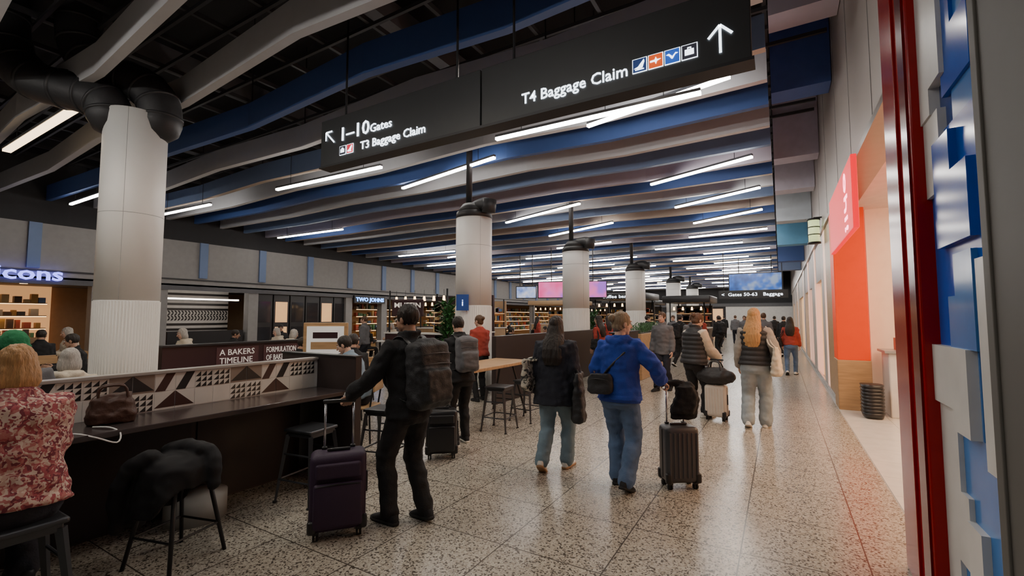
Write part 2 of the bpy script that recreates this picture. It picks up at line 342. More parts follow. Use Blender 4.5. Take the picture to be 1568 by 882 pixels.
def multi(*fs):
    def f(mb,T):
        for q in fs: q(mb,T)
    return f
f_black=fab('black_cotton',(.014,.014,.016)); f_blk2=fab('charcoal_nylon',(.022,.023,.026),.6); f_navy=fab('navy_cotton',(.016,.018,.028))
f_blue=fab('blue_fleece',(.02,.055,.34)); f_jean=M('denim',(.10,.16,.28),.9,bump=.3,var=.4,vscale=5); f_jean2=M('light_denim',(.28,.33,.36),.9,bump=.3,var=.3,vscale=5); f_jean3=M('washed_denim',(.17,.24,.29),.9,bump=.3,var=.3,vscale=5)
f_cream=fab('cream_cotton',(.6,.53,.42)); f_red=fab('rust_knit',(.35,.05,.035)); f_grey=fab('grey_marl',(.13,.13,.14)); f_ltb=fab('pale_blue_nylon',(.2,.28,.36),.5); f_gsl=fab('grey_sleeve',(.3,.28,.25))
f_floral=vor_fabric('floral_knit',[(.33,.07,.08),(.5,.33,.27),(.18,.035,.05),(.6,.47,.4),(.4,.14,.13)],55)
f_check=vor_fabric('leaf_print',[(.6,.55,.45),(.05,.05,.05),(.5,.47,.4),(.12,.12,.1)],30)
h_dark=hairm('dark_hair',(.02,.014,.011)); h_brown=hairm('brown_hair',(.1,.05,.025)); h_blond=hairm('blonde_hair',(.5,.28,.11)); h_gold=hairm('ginger_blonde_hair',(.5,.27,.11)); h_grey=hairm('grey_hair',(.45,.42,.38)); h_bl2=hairm('ash_blonde_hair',(.25,.18,.11))
f_bean=fab('beanie_green',(.02,.2,.08))
shoew=M('white_shoe',(.65,.62,.57),.5); sole_w=M('white_sole',(.7,.68,.62),.6); sole_g=M('gum_sole',(.35,.2,.1),.6)
person('man_with_black_backpack',(-2.65,2.84),82,1.75,up=f_black,bag=.024,kind='jacket',hem=.84,low=f_black,lbag=.02,shoe=f_black,sole=rubber,hair='short',hm=h_dark,sk=skin2,
   feet=((.1,-.1,8),(-.12,.08,0)),hands=[{'w':(.17,.30,1.0),'n':(-1,0,0),'curl':.6},{'w':(-2.99,2.53,1.03),'world':1,'d':(-.25,-.1,-.75),'n':(0,.6,0),'curl':.95}],lean=3,head=(12,-6),vox=.012,extra=backpack(f_blk2,blackp,.34,.52,.21,1.18))
person('woman_in_blue_hoodie',(-1.38,4.42),-2,1.70,True,up=f_blue,bag=.034,kind='hoodie',hem=.87,low=f_jean,lbag=.028,shoe=f_black,sole=rubber,hair='bun',hm=h_bl2,
   feet=((.09,-.16,22),(-.08,.12,0)),hands=[{'w':(-1.04,4.66,1.02),'world':1,'d':(.35,.3,-.35),'n':(0,0,-1),'curl':.95,'hint':(.8,-.6,-.3)},{'w':(-.24,.2,1.0),'curl':.5}],lean=5,head=(-42,-4),vox=.012,extra=crossbody(f_blk2,blackp,-1))
person('woman_in_dark_coat',(-2.14,4.56),6,1.66,True,up=f_navy,bag=.05,kind='coat',hem=.74,low=f_jean3,lbag=.026,shoe=shoew,sole=sole_g,hair='long',hm=h_dark,
   feet=((.09,.14,0),(-.1,-.22,32)),lean=5,head=(4,-6),vox=.012,extra=multi(tote(f_check,-1,1.08,.38,.36,-.05,.3),tote(f_blk2,1,.84,.22,.56,.0,.28)))
person('woman_with_cream_tote',(-.35,7.79),-4,1.78,True,up=f_blk2,bag=.03,kind='vest',hem=.92,sleeve=f_gsl,low=f_jean2,lbag=.034,shoe=shoew,sole=sole_w,hair='long',hm=h_blond,
   feet=((.1,.12,0),(-.1,-.14,20)),hands=[{'w':(.26,.16,1.02),'curl':.6},None],lean=3,head=(-12,0),vox=.015,extra=tote(f_cream,1,.98,.36,.42,-.08,.28))
person('woman_in_puffer_vest',(-1.27,8.12),-38,1.72,True,up=f_blk2,bag=.045,kind='vest',hem=.88,sleeve=f_cream,low=f_black,lbag=.02,shoe=shoew,sole=sole_w,hair='bun',hm=h_brown,
   feet=((.1,.12,0),(-.1,-.12,12)),hands=[{'w':(.18,.34,.98),'curl':.8},{'w':(-.1,.36,1.0),'curl':.8}],lean=6,head=(-4,-22),vox=.015)
person('traveller_with_grey_backpack',(-3.63,4.85),62,1.66,up=f_black,bag=.02,kind='jacket',hem=.84,low=f_black,lbag=.014,shoe=f_black,sole=sole_w,hair='short',hm=h_dark,
   feet=((.11,.08,0),(-.11,-.05,0)),hands=[{'w':(.12,.34,1.05),'curl':.6},{'w':(-.14,.32,1.02),'curl':.7}],lean=8,head=(0,-18),vox=.015,extra=backpack(f_grey,blackp,.31,.46,.17,1.2))
person('woman_in_rust_top',(-5.15,7.5),60,1.68,True,up=f_red,bag=.02,kind='sweater',hem=.9,low=f_black,lbag=.012,shoe=f_black,hair='bun',hm=h_brown,feet=((.1,.06,0),(-.1,-.05,0)),head=(25,-5),vox=.02,fine=False,hands=[{'w':(.1,.33,1.1),'curl':.6},None])
person('man_in_grey_jacket',(-2.3,10.6),168,1.76,up=f_grey,bag=.022,kind='jacket',hem=.82,low=f_navy,lbag=.018,shoe=f_black,hair='short',hm=h_brown,feet=((.09,.16,0),(-.09,-.18,25)),vox=.018)
pw=person('woman_walking_in_rust_top',(.22,15.2),-5,1.66,True,up=f_red,bag=.015,hem=.9,kind='sweater',low=f_jean,lbag=.01,shoe=shoew,hair='long',hm=h_dark,feet=((.09,.2,0),(-.09,-.22,28)),vox=.022,fine=False,extra=tote(f_black,-1,1.0,.28,.28))
pm=person('man_walking_in_black',(-3.3,27),20,1.78,up=f_black,bag=.025,low=f_black,lbag=.015,shoe=shoew,hair='short',hm=h_dark,feet=((.09,.22,0),(-.09,-.25,28)),vox=.024,fine=False,extra=backpack(f_black,blackp))
pg=person('man_walking_in_grey',(-.5,17.5),0,1.8,up=f_grey,bag=.025,low=f_navy,lbag=.02,shoe=f_black,hair='short',hm=h_brown,feet=((.09,-.2,25),(-.09,.22,0)),vox=.024,fine=False)
for src,lst in ((pm,((-.9,19,10),(.1,22,0),(-1.2,34,180),(-2.2,20.6,40),(-4.4,17.6,-60),(-.3,29,0),(-3.6,37,10),(-2.9,15.9,-30),(-9.2,20.2,50),(-5.9,20.6,160))),(pg,((-2.9,27.5,-20),(-3.9,20,170),(-1.6,26,180),(-2.4,31,0),(-2.1,13.4,20),(-10.9,9.7,120))),(pw,((-1.8,30,30),(-2.7,19.0,-10),(-.9,25,170),(-4.0,11.2,80),(-5.6,16.6,60),(-9.0,17.4,-40)))):
    for x,y,a in lst: dup(src,src.name.split('.')[0],(x,y,0),a,random.uniform(.95,1.0))
SF=((.12,.34,0,.0,0),(-.12,.32,0,.0,0))
person('woman_in_floral_jumper',(-3.3,.75),92,1.62,True,up=f_floral,bag=.034,kind='sweater',hem=.86,low=f_navy,lbag=.025,shoe=black,hair='bob',hm=h_gold,seat=.655,
   feet=((.13,.3,0,.24,0),(-.13,.28,0,.24,0)),hands=[{'w':(.12,.42,1.02),'curl':.5,'d':(-.2,1,-.1),'n':(0,0,-1)},{'w':(-.2,.40,1.0),'curl':.5,'d':(.3,1,0),'n':(0,0,-1)}],lean=14,head=(-14,-14),vox=.012,wide=1.1)
s1=person('seated_man_in_green_beanie',(-5.2,1.08),-90,1.72,up=f_grey,bag=.03,kind='hoodie',low=f_black,seat=.62,shoe=black,hair='beanie',hm=f_bean,feet=((.12,.32,0,.2,0),(-.12,.3,0,.2,0)),hands=[{'w':(.15,.36,.98)},{'w':(-.15,.36,.98)}],lean=14,head=(0,-10),vox=.02,fine=False)
s2=person('seated_person_in_cream',(-6.2,1.72),70,1.66,True,up=f_cream,bag=.03,kind='hoodie',low=f_jean,seat=.45,shoe=black,hair='bob',hm=h_grey,feet=SF,hands=[{'w':(.12,.36,.8)},{'w':(-.12,.36,.8)}],lean=8,head=(0,-12),vox=.02,fine=False)
s3=person('seated_man_in_black',(-5.75,4.9),60,1.76,up=f_black,bag=.02,kind='jacket',low=f_black,seat=.45,shoe=black,hair='short',hm=h_dark,sk=skin2,feet=SF,hands=[{'w':(.12,.36,.8)},{'w':(-.12,.36,.8)}],lean=10,head=(-30,-12),vox=.02,fine=False)
s4=person('seated_man_in_pale_blue',(-4.95,4.35),120,1.74,up=f_ltb,bag=.03,kind='jacket',low=f_navy,seat=.5,shoe=black,hair='short',hm=h_dark,feet=SF,hands=[{'w':(.12,.36,.85)},{'w':(-.12,.36,.85)}],lean=20,head=(0,-20),vox=.02,fine=False)
# ---------------------------------------------------------------- luggage
def suitcase(name,loc,rz,w,d,h,mat,hh,soft=False):
    mb=MB(); z0=.06
    mb.box((0,0,z0+h/2),(w,d,h),mat,bev=.045,seg=4)
    if soft:
        mb.box((0,-d/2-.015,z0+h*.36),(w*.86,.05,h*.58),mat,bev=.022,seg=3); mb.box((0,-d/2-.012,z0+h*.8),(w*.8,.04,h*.2),mat,bev=.018,seg=3)
        mb.tube([(-w*.38,-d/2-.035,z0+h*.62),(0,-d/2-.042,z0+h*.64),(w*.38,-d/2-.035,z0+h*.62)],.005,black)
    else:
        n=7
        for i in range(n):
            x=-w*.4+w*.8*i/(n-1)
            for s in (1,-1): mb.box((x,s*d/2,z0+h/2),(w*.06,.014,h*.8),mat,bev=.005)
    zc=z0+h/2
    for s in (1,-1):
        mb.box((s*w/2,0,zc),(.008,.012,h*.86),black)
        mb.box((s*w/2+.008,0,zc+h*.05),(.018,.022,.16),blackp,bev=.006)
    mb.box((0,0,z0+h+.012),(.17,.03,.02),blackp,bev=.008)
    for sx in (1,-1):
        mb.cyl((sx*w*.26,d*.32,z0+h*.9),(sx*w*.26,d*.32,hh-.02),.0085,chrome,seg=10)
        mb.box((sx*w*.26,d*.32,z0+h+.008),(.04,.035,.02),blackp,bev=.006)
        for sy in (1,-1):
            x=sx*w*.38;y=sy*d*.32
            mb.box((x,y,z0),(.05,.05,.03),blackp,bev=.01)
            for e in (.012,-.012): mb.cyl((x+e-.007,y,.026),(x+e+.007,y,.026),.026,rubber,seg=14)
            mb.box((sx*(w/2-.02),sy*(d/2-.02),z0+.05),(.06,.06,.1),blackp,bev=.02,seg=3)
    mb.box((0,d*.32,hh),(w*.52+.04,.032,.028),blackp,bev=.011,seg=3)
    return place(mb.obj(name),loc,rz)
purple=M('purple_nylon',(.03,.012,.04),.6,bump=.3,bscale=200); graph=M('graphite_shell',(.06,.06,.065),.35); creamshell=M('cream_shell',(.6,.56,.5),.4)
suitcase('purple_suitcase',(-2.97,2.41,0),52,.4,.24,.56,purple,.985,True)
suitcase('grey_suitcase',(-.9,4.74,0),35,.33,.22,.53,graph,1.0)
suitcase('black_suitcase',(-3.5,4.3,0),40,.36,.24,.5,blackp,.95,True)
suitcase('cream_suitcase',(-.93,8.05,0),-10,.32,.22,.5,creamshell,.95)
def softblob(name,geos,mat,vox=.014,amp=.014,fr=12,extra=None,loc=(0,0,0),rz=0):
    mb=MB(); mb.add(remesh(geos,vox,2,fold(amp,fr)),mat,True)
    if extra: extra(mb)
    return place(mb.obj(name),loc,rz)
def hang(c,wx,th,z0,z1,n=9):
    rs=[]
    for i in range(n):
        t=i/(n-1); z=z0+(z1-z0)*t; w=wx*(.75+.35*math.sin(t*2.3)); rs.append(ring((c[0]+.02*math.sin(t*5),c[1],z),V((w,0,0)),V((0,th*(1.1-.3*t),0)),16,.8))
    return loft(rs)
softblob('black_jacket_on_suitcase',[hang((.06,.0),.12,.04,.97,.64),hang((.05,-.045),.10,.03,.96,.7),limb(smoothpath([(-.22,0,.95),(-.15,.0,.98),(-.02,0,.99),(.1,0,.97)],4),[.016,.018,.02,.022,.024,.026,.028,.03,.032,.034,.035,.035,.035])],f_black,.011,.013,15,loc=(-.9,4.78,.0),rz=20)
softblob('black_duffel_bag',[limb([(-.2,0,0),(-.12,0,.0),(.12,0,0),(.2,0,0)],[.1,.14,.14,.1],16),ellips((0,-.1,-.02),(.12,.05,.08))],f_blk2,extra=lambda mb:[mb.tube([(-.1,y,.1),(-.06,y*.5,.22),(.06,y*.5,.22),(.1,y,.1)],.012,blackp) for y in(.08,-.08)],loc=(-.93,8.02,.7),rz=-10)
# ---------------------------------------------------------------- stools and furniture
def stool_mesh(h=.64,mat=black,seatmat=None):
    mb=MB(); mb.box((0,0,h-.015),(.33,.33,.03),seatmat or mat,bev=.014,seg=3); mb.box((0,0,h-.045),(.29,.29,.05),mat,bev=.008)
    for sx in (1,-1):
        for sy in (1,-1):
            mb.add(loft([ring((sx*.2,sy*.2,0),V((.013,0,0)),V((0,.013,0)),4),ring((sx*.135,sy*.135,h-.05),V((.026,0,0)),V((0,.026,0)),4)]),mat)
            mb.cyl((sx*.2,sy*.2,0),(sx*.2,sy*.2,.012),.02,rubber,seg=10)
    for z,r in ((.2,.185),(.42,.16)):
        for a,b in (((1,1),(1,-1)),((1,-1),(-1,-1)),((-1,-1),(-1,1)),((-1,1),(1,1))):
            if z>.3 and a[0]==b[0]: continue
            mb.cyl((a[0]*r,a[1]*r,z),(b[0]*r,b[1]*r,z),.009,mat,seg=8)
    return mb
st=place(stool_mesh(mat=M('stool_steel',(.07,.075,.085),.4,.6)).obj('bar_stool'),(-3.76,2.74,0),8)
for p,r in (((-3.3,.75,0),0),((-3.85,3.72,0),14),((-5.2,1.08,0),0),((-3.6,5.75,0),5),((-3.55,6.5,0),-5),((-4.75,5.9,0),0),((-5.2,2.3,0),5)): dup(st,'bar_stool',p,r)
mb=MB(); mb.add(loft([ring((0,0,.6),V((.17,0,0)),V((0,.17,0)),24),ring((0,0,.635),V((.175,0,0)),V((0,.175,0)),24)]),wood,True)
for sx in(1,-1):
    for sy in(1,-1): mb.cyl((sx*.2,sy*.2,0),(sx*.11,sy*.11,.6),.013,black,.016,seg=10)
for a,b in (((1,1),(1,-1)),((1,-1),(-1,-1)),((-1,-1),(-1,1)),((-1,1),(1,1))): mb.cyl((a[0]*.17,a[1]*.17,.2),(b[0]*.17,b[1]*.17,.2),.008,black,seg=8)
place(mb.obj('wooden_stool'),(-3.6,1.6,0),15)
NR=44
def drape():
    rs=[]
    for s,(r,z) in enumerate(((.03,.745),(.1,.74),(.16,.715),(.195,.67),(.205,.6),(.215,.52),(.22,.44),(.19,.44),(.18,.55),(.17,.64))):
        o=[]
        for j in range(NR):
            t=2*math.pi*j/NR; k=max(0,min(1,(s-2)/4)) if s<7 else max(0,(9-s)/3)
            side=.5+.5*math.cos(t-3.3); ln=.35+1.35*side
            fo=1+k*(.1*math.sin(5*t+1)+.05*math.sin(9*t))
            zz=z if z>.67 else .67-(.67-z)*ln
            if s==6 or s==7: zz+=.03*math.sin(5*t)
            o.append(V((r*fo*math.cos(t)*(1.05+.25*k*side),r*fo*math.sin(t)*1.05,zz)))
        rs.append(o)
    return loft(rs)
g=[drape(),limb(smoothpath([(.05,.1,.75),(.18,.06,.73),(.24,.02,.64),(.25,.0,.54)],4),[.055]*5+[.05]*5+[.042]*3),limb(smoothpath([(-.1,-.12,.74),(-.22,-.16,.67),(-.27,-.18,.5),(-.28,-.17,.3)],4),[.06]*5+[.055]*5+[.045]*3),limb([(-.14,.06,.75),(0,.08,.77),(.12,.03,.755)],[.045,.055,.045])]
softblob('black_puffer_coat',g,M('coat_nylon',(.013,.013,.015),.75,var=.05,spec=.3),.012,.010,8,loc=(-3.6,1.6,-.03),rz=25)
mb=MB(); counter=M('counter_laminate',(.05,.04,.04),.22)
mb.b2((-4.9,-.6,.86),(-3.8,3.2,.9),counter,bev=.006); mb.b2((-4.75,-.5,0),(-4.45,3.1,.86),dkbrown)
for y in (.2,1.15,2.1): mb.b2((-4.45,y,.02),(-4.435,y+.9,.84),M('counter_panel',(.022,.018,.02),.4))
mb.b2((-4.95,3.2,0),(-3.72,3.28,1.24),dkbrown,bev=.005); mb.b2((-4.95,3.19,1.235),(-3.72,3.29,1.25),black)
mb.b2((-4.38,-.6,.9),(-4.32,3.2,1.19),white); mb.b2((-4.4,-.6,1.19),(-4.3,3.2,1.215),M('divider_cap',(.4,.37,.34),.3),bev=.004)
tk=M('tile_black',(.03,.028,.028),.25); tw=M('tile_white',(.74,.71,.66),.25); tb=M('tile_taupe',(.3,.24,.2),.25); tbr=M('tile_brown',(.07,.035,.03),.25)
RXp=lambda x,y,z:Matrix(((0,0,1,x),(1,0,0,y),(0,1,0,z),(0,0,0,1)))
RXn=lambda x,y,z:Matrix(((0,0,-1,x),(-1,0,0,y),(0,1,0,z),(0,0,0,1)))
RYn=lambda x,y,z:Matrix(((1,0,0,x),(0,0,-1,y),(0,1,0,z),(0,0,0,1)))
w=.143;h=.138
for X0,sg in ((-4.32,1),(-4.38,-1)):
    for i in range(26):
        y0=-.6+i*.145
        mk=(lambda Y,Z:RXp(X0,Y,Z)) if sg>0 else (lambda Y,Z:RXn(X0,Y+w,Z))
        for j,z0 in enumerate((.905,1.05)):
            g_=i//2; ph=(g_+j)%3
            mb.prism([(0,0),(w-.003,0),(w-.003,h),(0,h)],mk(y0,z0),.002,tw if ph!=2 or j==0 else tb)
            if ph==0 and j==1: mb.prism([(0,0),(.07,0),(w-.003,h),(.075,h)],mk(y0,z0),.004,tk if i%2 else tbr)
            elif ph==1:
                for a in range(3):
                    for b in range(3):
                        s=h/3.1; mb.prism([(a*s+.002,b*s+.002),(a*s+s-.002,b*s+.002),(a*s+s-.002,b*s+s-.002)],mk(y0,z0),.004,tk)
            elif ph==2: mb.prism([(0,h*.1),(w-.003,h*.1),(w-.003,h)] if i%2==0 else [(0,h*.1),(w-.003,h*.1),(0,h)],mk(y0,z0),.004,tk if j else tbr)
mb.cyl((-4.2,2.0,0),(-4.2,2.0,.2),.22,M('concrete_foot',(.42,.41,.38),.8),seg=32)
mb.obj('tiled_bar_counter')
bagm=M('brown_leather',(.07,.03,.02),.5,bump=.3)
softblob('brown_handbag',[loft([ring((0,0,0),V((.13,0,0)),V((0,.07,0)),16,.6),ring((0,0,.05),V((.14,0,0)),V((0,.08,0)),16,.6),ring((0,0,.15),V((.12,0,0)),V((0,.06,0)),16,.6),ring((0,0,.2),V((.1,0,0)),V((0,.025,0)),16,.6)])],bagm,.01,.012,14,
   extra=lambda mb:[mb.tube([(-.08,y,.16),(-.06,y*1.2,.25),(.06,y*1.2,.25),(.08,y,.16)],.008,bagm) for y in(.03,-.03)],loc=(-4.1,1.38,.905),rz=75)
mb=MB(); mb.tube([(-4.2,.95,.915),(-4.0,1.0,.91),(-3.86,1.12,.91),(-3.78,1.2,.88),(-3.76,1.3,.83),(-3.8,1.33,.88),(-3.88,1.3,.912),(-4.0,1.25,.91)],.005,M('white_cable',(.8,.8,.8),.4)); mb.obj('charging_cable')
mb=MB(); mb.cyl((0,0,0),(0,0,.12),.03,white,.038); mb.cyl((0,0,.12),(0,0,.13),.041,black); place(mb.obj('takeaway_cup'),(-4.2,.85,.9))
mb=MB(); mb.box((0,0,.004),(.08,.16,.008),blackp,bev=.003); place(mb.obj('smartphone'),(-3.98,.95,.9),20)
softblob('crumpled_receipt',[ellips((0,0,0),(.035,.03,.03))],white,.008,.012,40,loc=(-3.03,2.53,1.02))
mb=MB(); mb.box((0,0,.87),(.75,2.0,.05),wood,bev=.008)
for sy in(1,-1):
    for sx in(1,-1): mb.cyl((sx*.33,sy*.85,0),(sx*.12,sy*.75,.84),.02,black,seg=8)
    mb.cyl((-.26,sy*.82,.3),(.26,sy*.82,.3),.014,black,seg=8)
mb.cyl((0,-.78,.82),(0,.78,.82),.02,black)
ht=place(mb.obj('high_oak_table'),(-4.15,6.1,0),0)
mb=MB(); mb.box((0,0,.73),(.7,.7,.03),white,bev=.008); mb.cyl((0,0,.03),(0,0,.72),.035,black); mb.cyl((0,0,0),(0,0,.03),.24,black,.2); t0=place(mb.obj('cafe_table'),(-6.75,2.1,0))
mb=MB(); mb.box((0,0,.45),(.42,.42,.03),wood,bev=.012)
for sx in(1,-1):
    for sy in(1,-1): mb.cyl((sx*.2,sy*.2,0),(sx*.17,sy*.17,.44),.013,black,seg=8)
    mb.cyl((sx*.18,-.18,.44),(sx*.18,-.24,.84),.012,black,seg=8)
mb.box((0,-.235,.75),(.4,.025,.18),wood,bev=.01); c0=place(mb.obj('dining_chair'),(-6.2,1.68,0),70)
dup(c0,'dining_chair',(-5.73,4.86,0),60); dup(c0,'dining_chair',(-4.92,4.33,0),120)
seats=[(-7.2,5.6),(-10.6,2.4),(-11.8,4.6),(-12.5,7.3),(-10.4,7.6),(-14.2,3.3),(-14.4,9.6),(-6.8,11.2),(-7.6,14.8),(-13,12.3),(-9.9,15.6),(-5.9,14.6),(-7.3,12.9)]
sp=[s2,s3,s3]
for i,(x,y) in enumerate(seats):
    dup(t0,'cafe_table',(x,y,0),random.randint(-20,20))
    for a in (0,90,180,270):
        if random.random()<.2: continue
        r=math.radians(a); px,py=x+.68*math.sin(r),y-.68*math.cos(r); dup(c0,'dining_chair',(px,py,0),a)
        if random.random()<.68:
            q=random.choice(sp); dup(q,q.name.split('.')[0],(px,py,0),a,random.uniform(.94,1.02))
mb=MB()
for a,b in ((7.3,9.6),(9.9,13.4)): mb.b2((-4.75,a,0),(-4.65,b,1.28),dkbrown,bev=.005)
mb.obj('low_divider_screen')
mb=MB(); mb.b2((-3.15,9.6,0),(-3.07,11.4,1.28),dkbrown,bev=.005); mb.b2((-3.2,9.55,1.28),(-3.02,11.45,1.31),black); mb.obj('low_divider_screen')
for i,(x,y,w) in enumerate(((-3.4,12.6,.5),(-3.6,14.4,.7))):
    mb=MB(); mb.box((0,0,.6),(w,1.2,1.2),wood,bev=.01); mb.box((0,0,1.205),(w-.06,1.12,.03),black)
    for k in range(50):
        px,py=random.uniform(-w*.4,w*.4),random.uniform(-.5,.5); a=random.uniform(0,6.28); l=random.uniform(.1,.3)
        e=V((px+math.cos(a)*l*.5,py+math.sin(a)*l*.5,1.2+l)); mb.tube([(px,py,1.2),(px,py,1.2+l*.6),e],.008,M('leaf',(.04,.14,.04),.5) if k==0 else mb.mats[2],5,2)
    place(mb.obj('planter_box'),(x,y,0))
maroon=M('maroon_board',(.035,.012,.016),.4); ctext=M('cream_lettering',(.8,.75,.68),.5,es=.35)
mb=MB(); mb.b2((-8.75,3.5,0),(-8.6,7.2,1.15),maroon); mb.b2((-8.8,3.48,1.15),(-8.55,7.22,1.18),black)
for yy,tt in ((4.35,"A BAKERS\nTIMELINE"),(5.2,"FORMULATION\nOF BAKERS"),(6.15,"THE FIRST\nBATCH OF\nMUFFINS")):
    mb.b2((-8.6,yy-.03,.68),(-8.59,yy+.72,1.1),M('panel_line',(.09,.04,.045),.4)); mb.text(tt,.15,RXp(-8.588,yy+.02,.96),ctext,.62)
mb.obj('bakery_low_wall')
mb=MB(); mb.cyl((0,0,0),(0,0,2.05),.04,black); mb.cyl((0,0,0),(0,0,.03),.3,black); mb.box((0,-.05,1.85),(.72,.08,.4),maroon,bev=.02); mb.text("MUFFIN",.16,RYn(0,-.095,1.86),ctext,.6,align='CENTER',bold=.003); mb.text("BREAK",.08,RYn(0,-.095,1.73),ctext,.32,align='CENTER'); place(mb.obj('bakery_sign'),(-7.45,7.9,0),32)
mb=MB(); mb.box((0,0,1.25),(.72,.05,.6),wood,bev=.01); mb.box((0,-.03,1.25),(.6,.01,.48),M('poster_white',(.75,.73,.7),.5,es=.3)); mb.box((.0,-.037,1.34),(.4,.004,.1),maroon); mb.box((0,-.037,1.17),(.46,.004,.12),wood); mb.cyl((-.25,0,0),(-.25,0,1.0),.02,black); mb.cyl((.25,0,0),(.25,0,1.0),.02,black); mb.box((0,0,.01),(.7,.3,.02),black); place(mb.obj('framed_menu_board'),(-6.55,5.0,0),35)
warm=M('warm_lamp',(1,.75,.45),.5,es=6,ecol=(1,.62,.28)); warms=M('warm_panel',(1,.62,.32),.5,es=.55,ecol=(1,.5,.2)); tan=M('tan_wall',(.38,.24,.13),.6)
prod=[M('product_%d'%i,c,.5) for i,c in enumerate([(.5,.1,.06),(.55,.42,.22),(.1,.2,.4),(.05,.05,.05),(.5,.45,.38),(.08,.22,.12),(.5,.3,.08),(.1,.06,.04)])]
def kiosk(x0,x1,y0,y1,mat,top=2.5,canopy=True):
    mb=MB(); mb.b2((x0,y0,0),(x1,y0+.5,1.1),mat,bev=.02); mb.b2((x0-.03,y0-.03,1.1),(x1+.03,y0+.53,1.14),white); mb.b2((x1-.5,y0,0),(x1,y1,1.1),mat,bev=.02); mb.b2((x1-.53,y0,1.1),(x1+.03,y1,1.14),white)
    mb.b2((x0,y1-.1,0),(x1,y1,top-.1),mat)
    for x in (x0+.1,x1-.1):
        for y in (y0+.1,y1-.1): mb.cyl((x,y,1.1 if y<y1-.2 else 0),(x,y,top),.03,black)
    if canopy: mb.b2((x0-.2,y0-.2,top),(x1+.2,y1+.2,top+.32),mat,bev=.05)
    n=int((x1-x0)/.4)
    for i in range(n):
        x=x0+.25+i*.4; mb.cyl((x,y0+.25,top-.35),(x,y0+.25,top-.2),.05,warm,.03,seg=12); mb.cyl((x,y0+.25,top-.2),(x,y0+.25,top),.005,black,seg=6)
    for i in range(90):
        x=random.uniform(x0+.1,x1-.1); r=random.randint(0,2); mb.box((x,y1-.2,1.2+r*.38),(random.uniform(.06,.2),.12,random.uniform(.1,.28)),random.choice(prod))
    for r in range(3): mb.b2((x0+.05,y1-.35,1.02+r*.38),(x1-.05,y1-.1,1.05+r*.38),warms)
    return mb
kiosk(-11.2,-8.6,10.8,13.4,maroon,canopy=False).obj('bakery_kiosk')
mb=kiosk(-8.2,-5.7,22,24.5,blackp); mb.text("coffee bar",.22,RYn(-7,21.78,2.56),txt,1.2,align='CENTER'); mb.obj('coffee_kiosk')
kiosk(-14.5,-11.5,16,19,tan,canopy=False).obj('juice_kiosk')
mb=kiosk(-4.6,-2.9,22.3,24.6,blackp,2.3); mb.obj('snack_kiosk')
leaf=M('leaf_green',(.03,.12,.03),.5)
mb=MB(); mb.cyl((0,0,0),(0,0,.5),.18,M('pot_grey',(.2,.2,.2),.7),.24); mb.cyl((0,0,.45),(0,0,1.4),.02,dkbrown,seg=8)
for k in range(110):
    a=random.uniform(0,6.28); z=random.uniform(1.0,1.9); l=random.uniform(.2,.45); c=V((0,0,z-.1)); e=c+V((math.cos(a)*l,math.sin(a)*l,random.uniform(-.1,.3))); m_=c.lerp(e,.5)+V((0,0,.06)); s=V((-math.sin(a),math.cos(a),0))*.05
    mb.add(([c,m_+s,e,m_-s],[(0,1,2,3)]),leaf)
pp=place(mb.obj('potted_fig_tree'),(-7.7,9.7,0)); dup(pp,'potted_fig_tree',(-8.3,10.4,0),60,1.15); dup(pp,'potted_fig_tree',(-6.3,16.9,0),30,1.0)
# ---------------------------------------------------------------- columns
colw=M('column_white',(.86,.85,.82),.45,var=.03,vscale=2); duct=M('black_duct',(.03,.03,.033),.5,bump=.3,bscale=20)
colj=M('column_joint',(.4,.4,.4),.6)
def column(x,y,top,r=.4):
    mb=MB(); mb.cyl((0,0,1.9),(0,0,top),r,colw,seg=48); mb.cyl((0,0,.15),(0,0,1.9),r*.985,colw,seg=48); mb.cyl((0,0,0),(0,0,.15),r*1.02,chrome,seg=48)
    for i in range(64):
        a=2*math.pi*i/64; mb.cyl((r*.99*math.cos(a),r*.99*math.sin(a),.15),(r*.99*math.cos(a),r*.99*math.sin(a),1.88),.012,colw,seg=6)
    z=3.2
    while z<top-.2: mb.cyl((0,0,z),(0,0,z+.008),r*1.002,colj,seg=48); z+=1.8
    for a in (-.6,2.5): mb.cyl((r*math.cos(a),r*math.sin(a),1.9),(r*math.cos(a),r*math.sin(a),top),.003,colj,seg=6)
    return place(mb.obj('support_column'),(x,y,0))
column(-8.65,3.03,4.8); cols=[(-5.86,8.27,3.85),(-5.3,12.8,3.62),(-5.2,19,3.56),(-5.3,27.4,3.6),(-5.3,34,3.6)]
for c in cols: column(*c)
L2=V((-.8616,-.5075,0))
def duct_run(name,base,path,r):
    mb=MB(); b=V(base); p=smoothpath([b+L2*a+V((0,0,z)) for a,z in path],6)
    mb.add(limb(p,[r]*len(p),24),duct,True)
    for i in range(2,len(p)-2,4):
        t=(p[i+1]-p[i-1]).normalized(); mb.cyl(p[i]-t*.02,p[i]+t*.02,r*1.05,duct,seg=24)
    mb.obj(name)
duct_run('air_duct',(-8.5,3.2,4.8),[(-.1,-.1),(-.05,.25),(.25,.55),(.85,.75),(1.2,1.1),(1.3,1.6),(1.3,2.4)],.29)
duct_run('air_duct',(-8.8,2.75,4.8),[(.0,-.1),(.1,.15),(.5,.3),(1.2,.5),(1.6,.9),(1.75,1.5),(1.75,2.4)],.29)
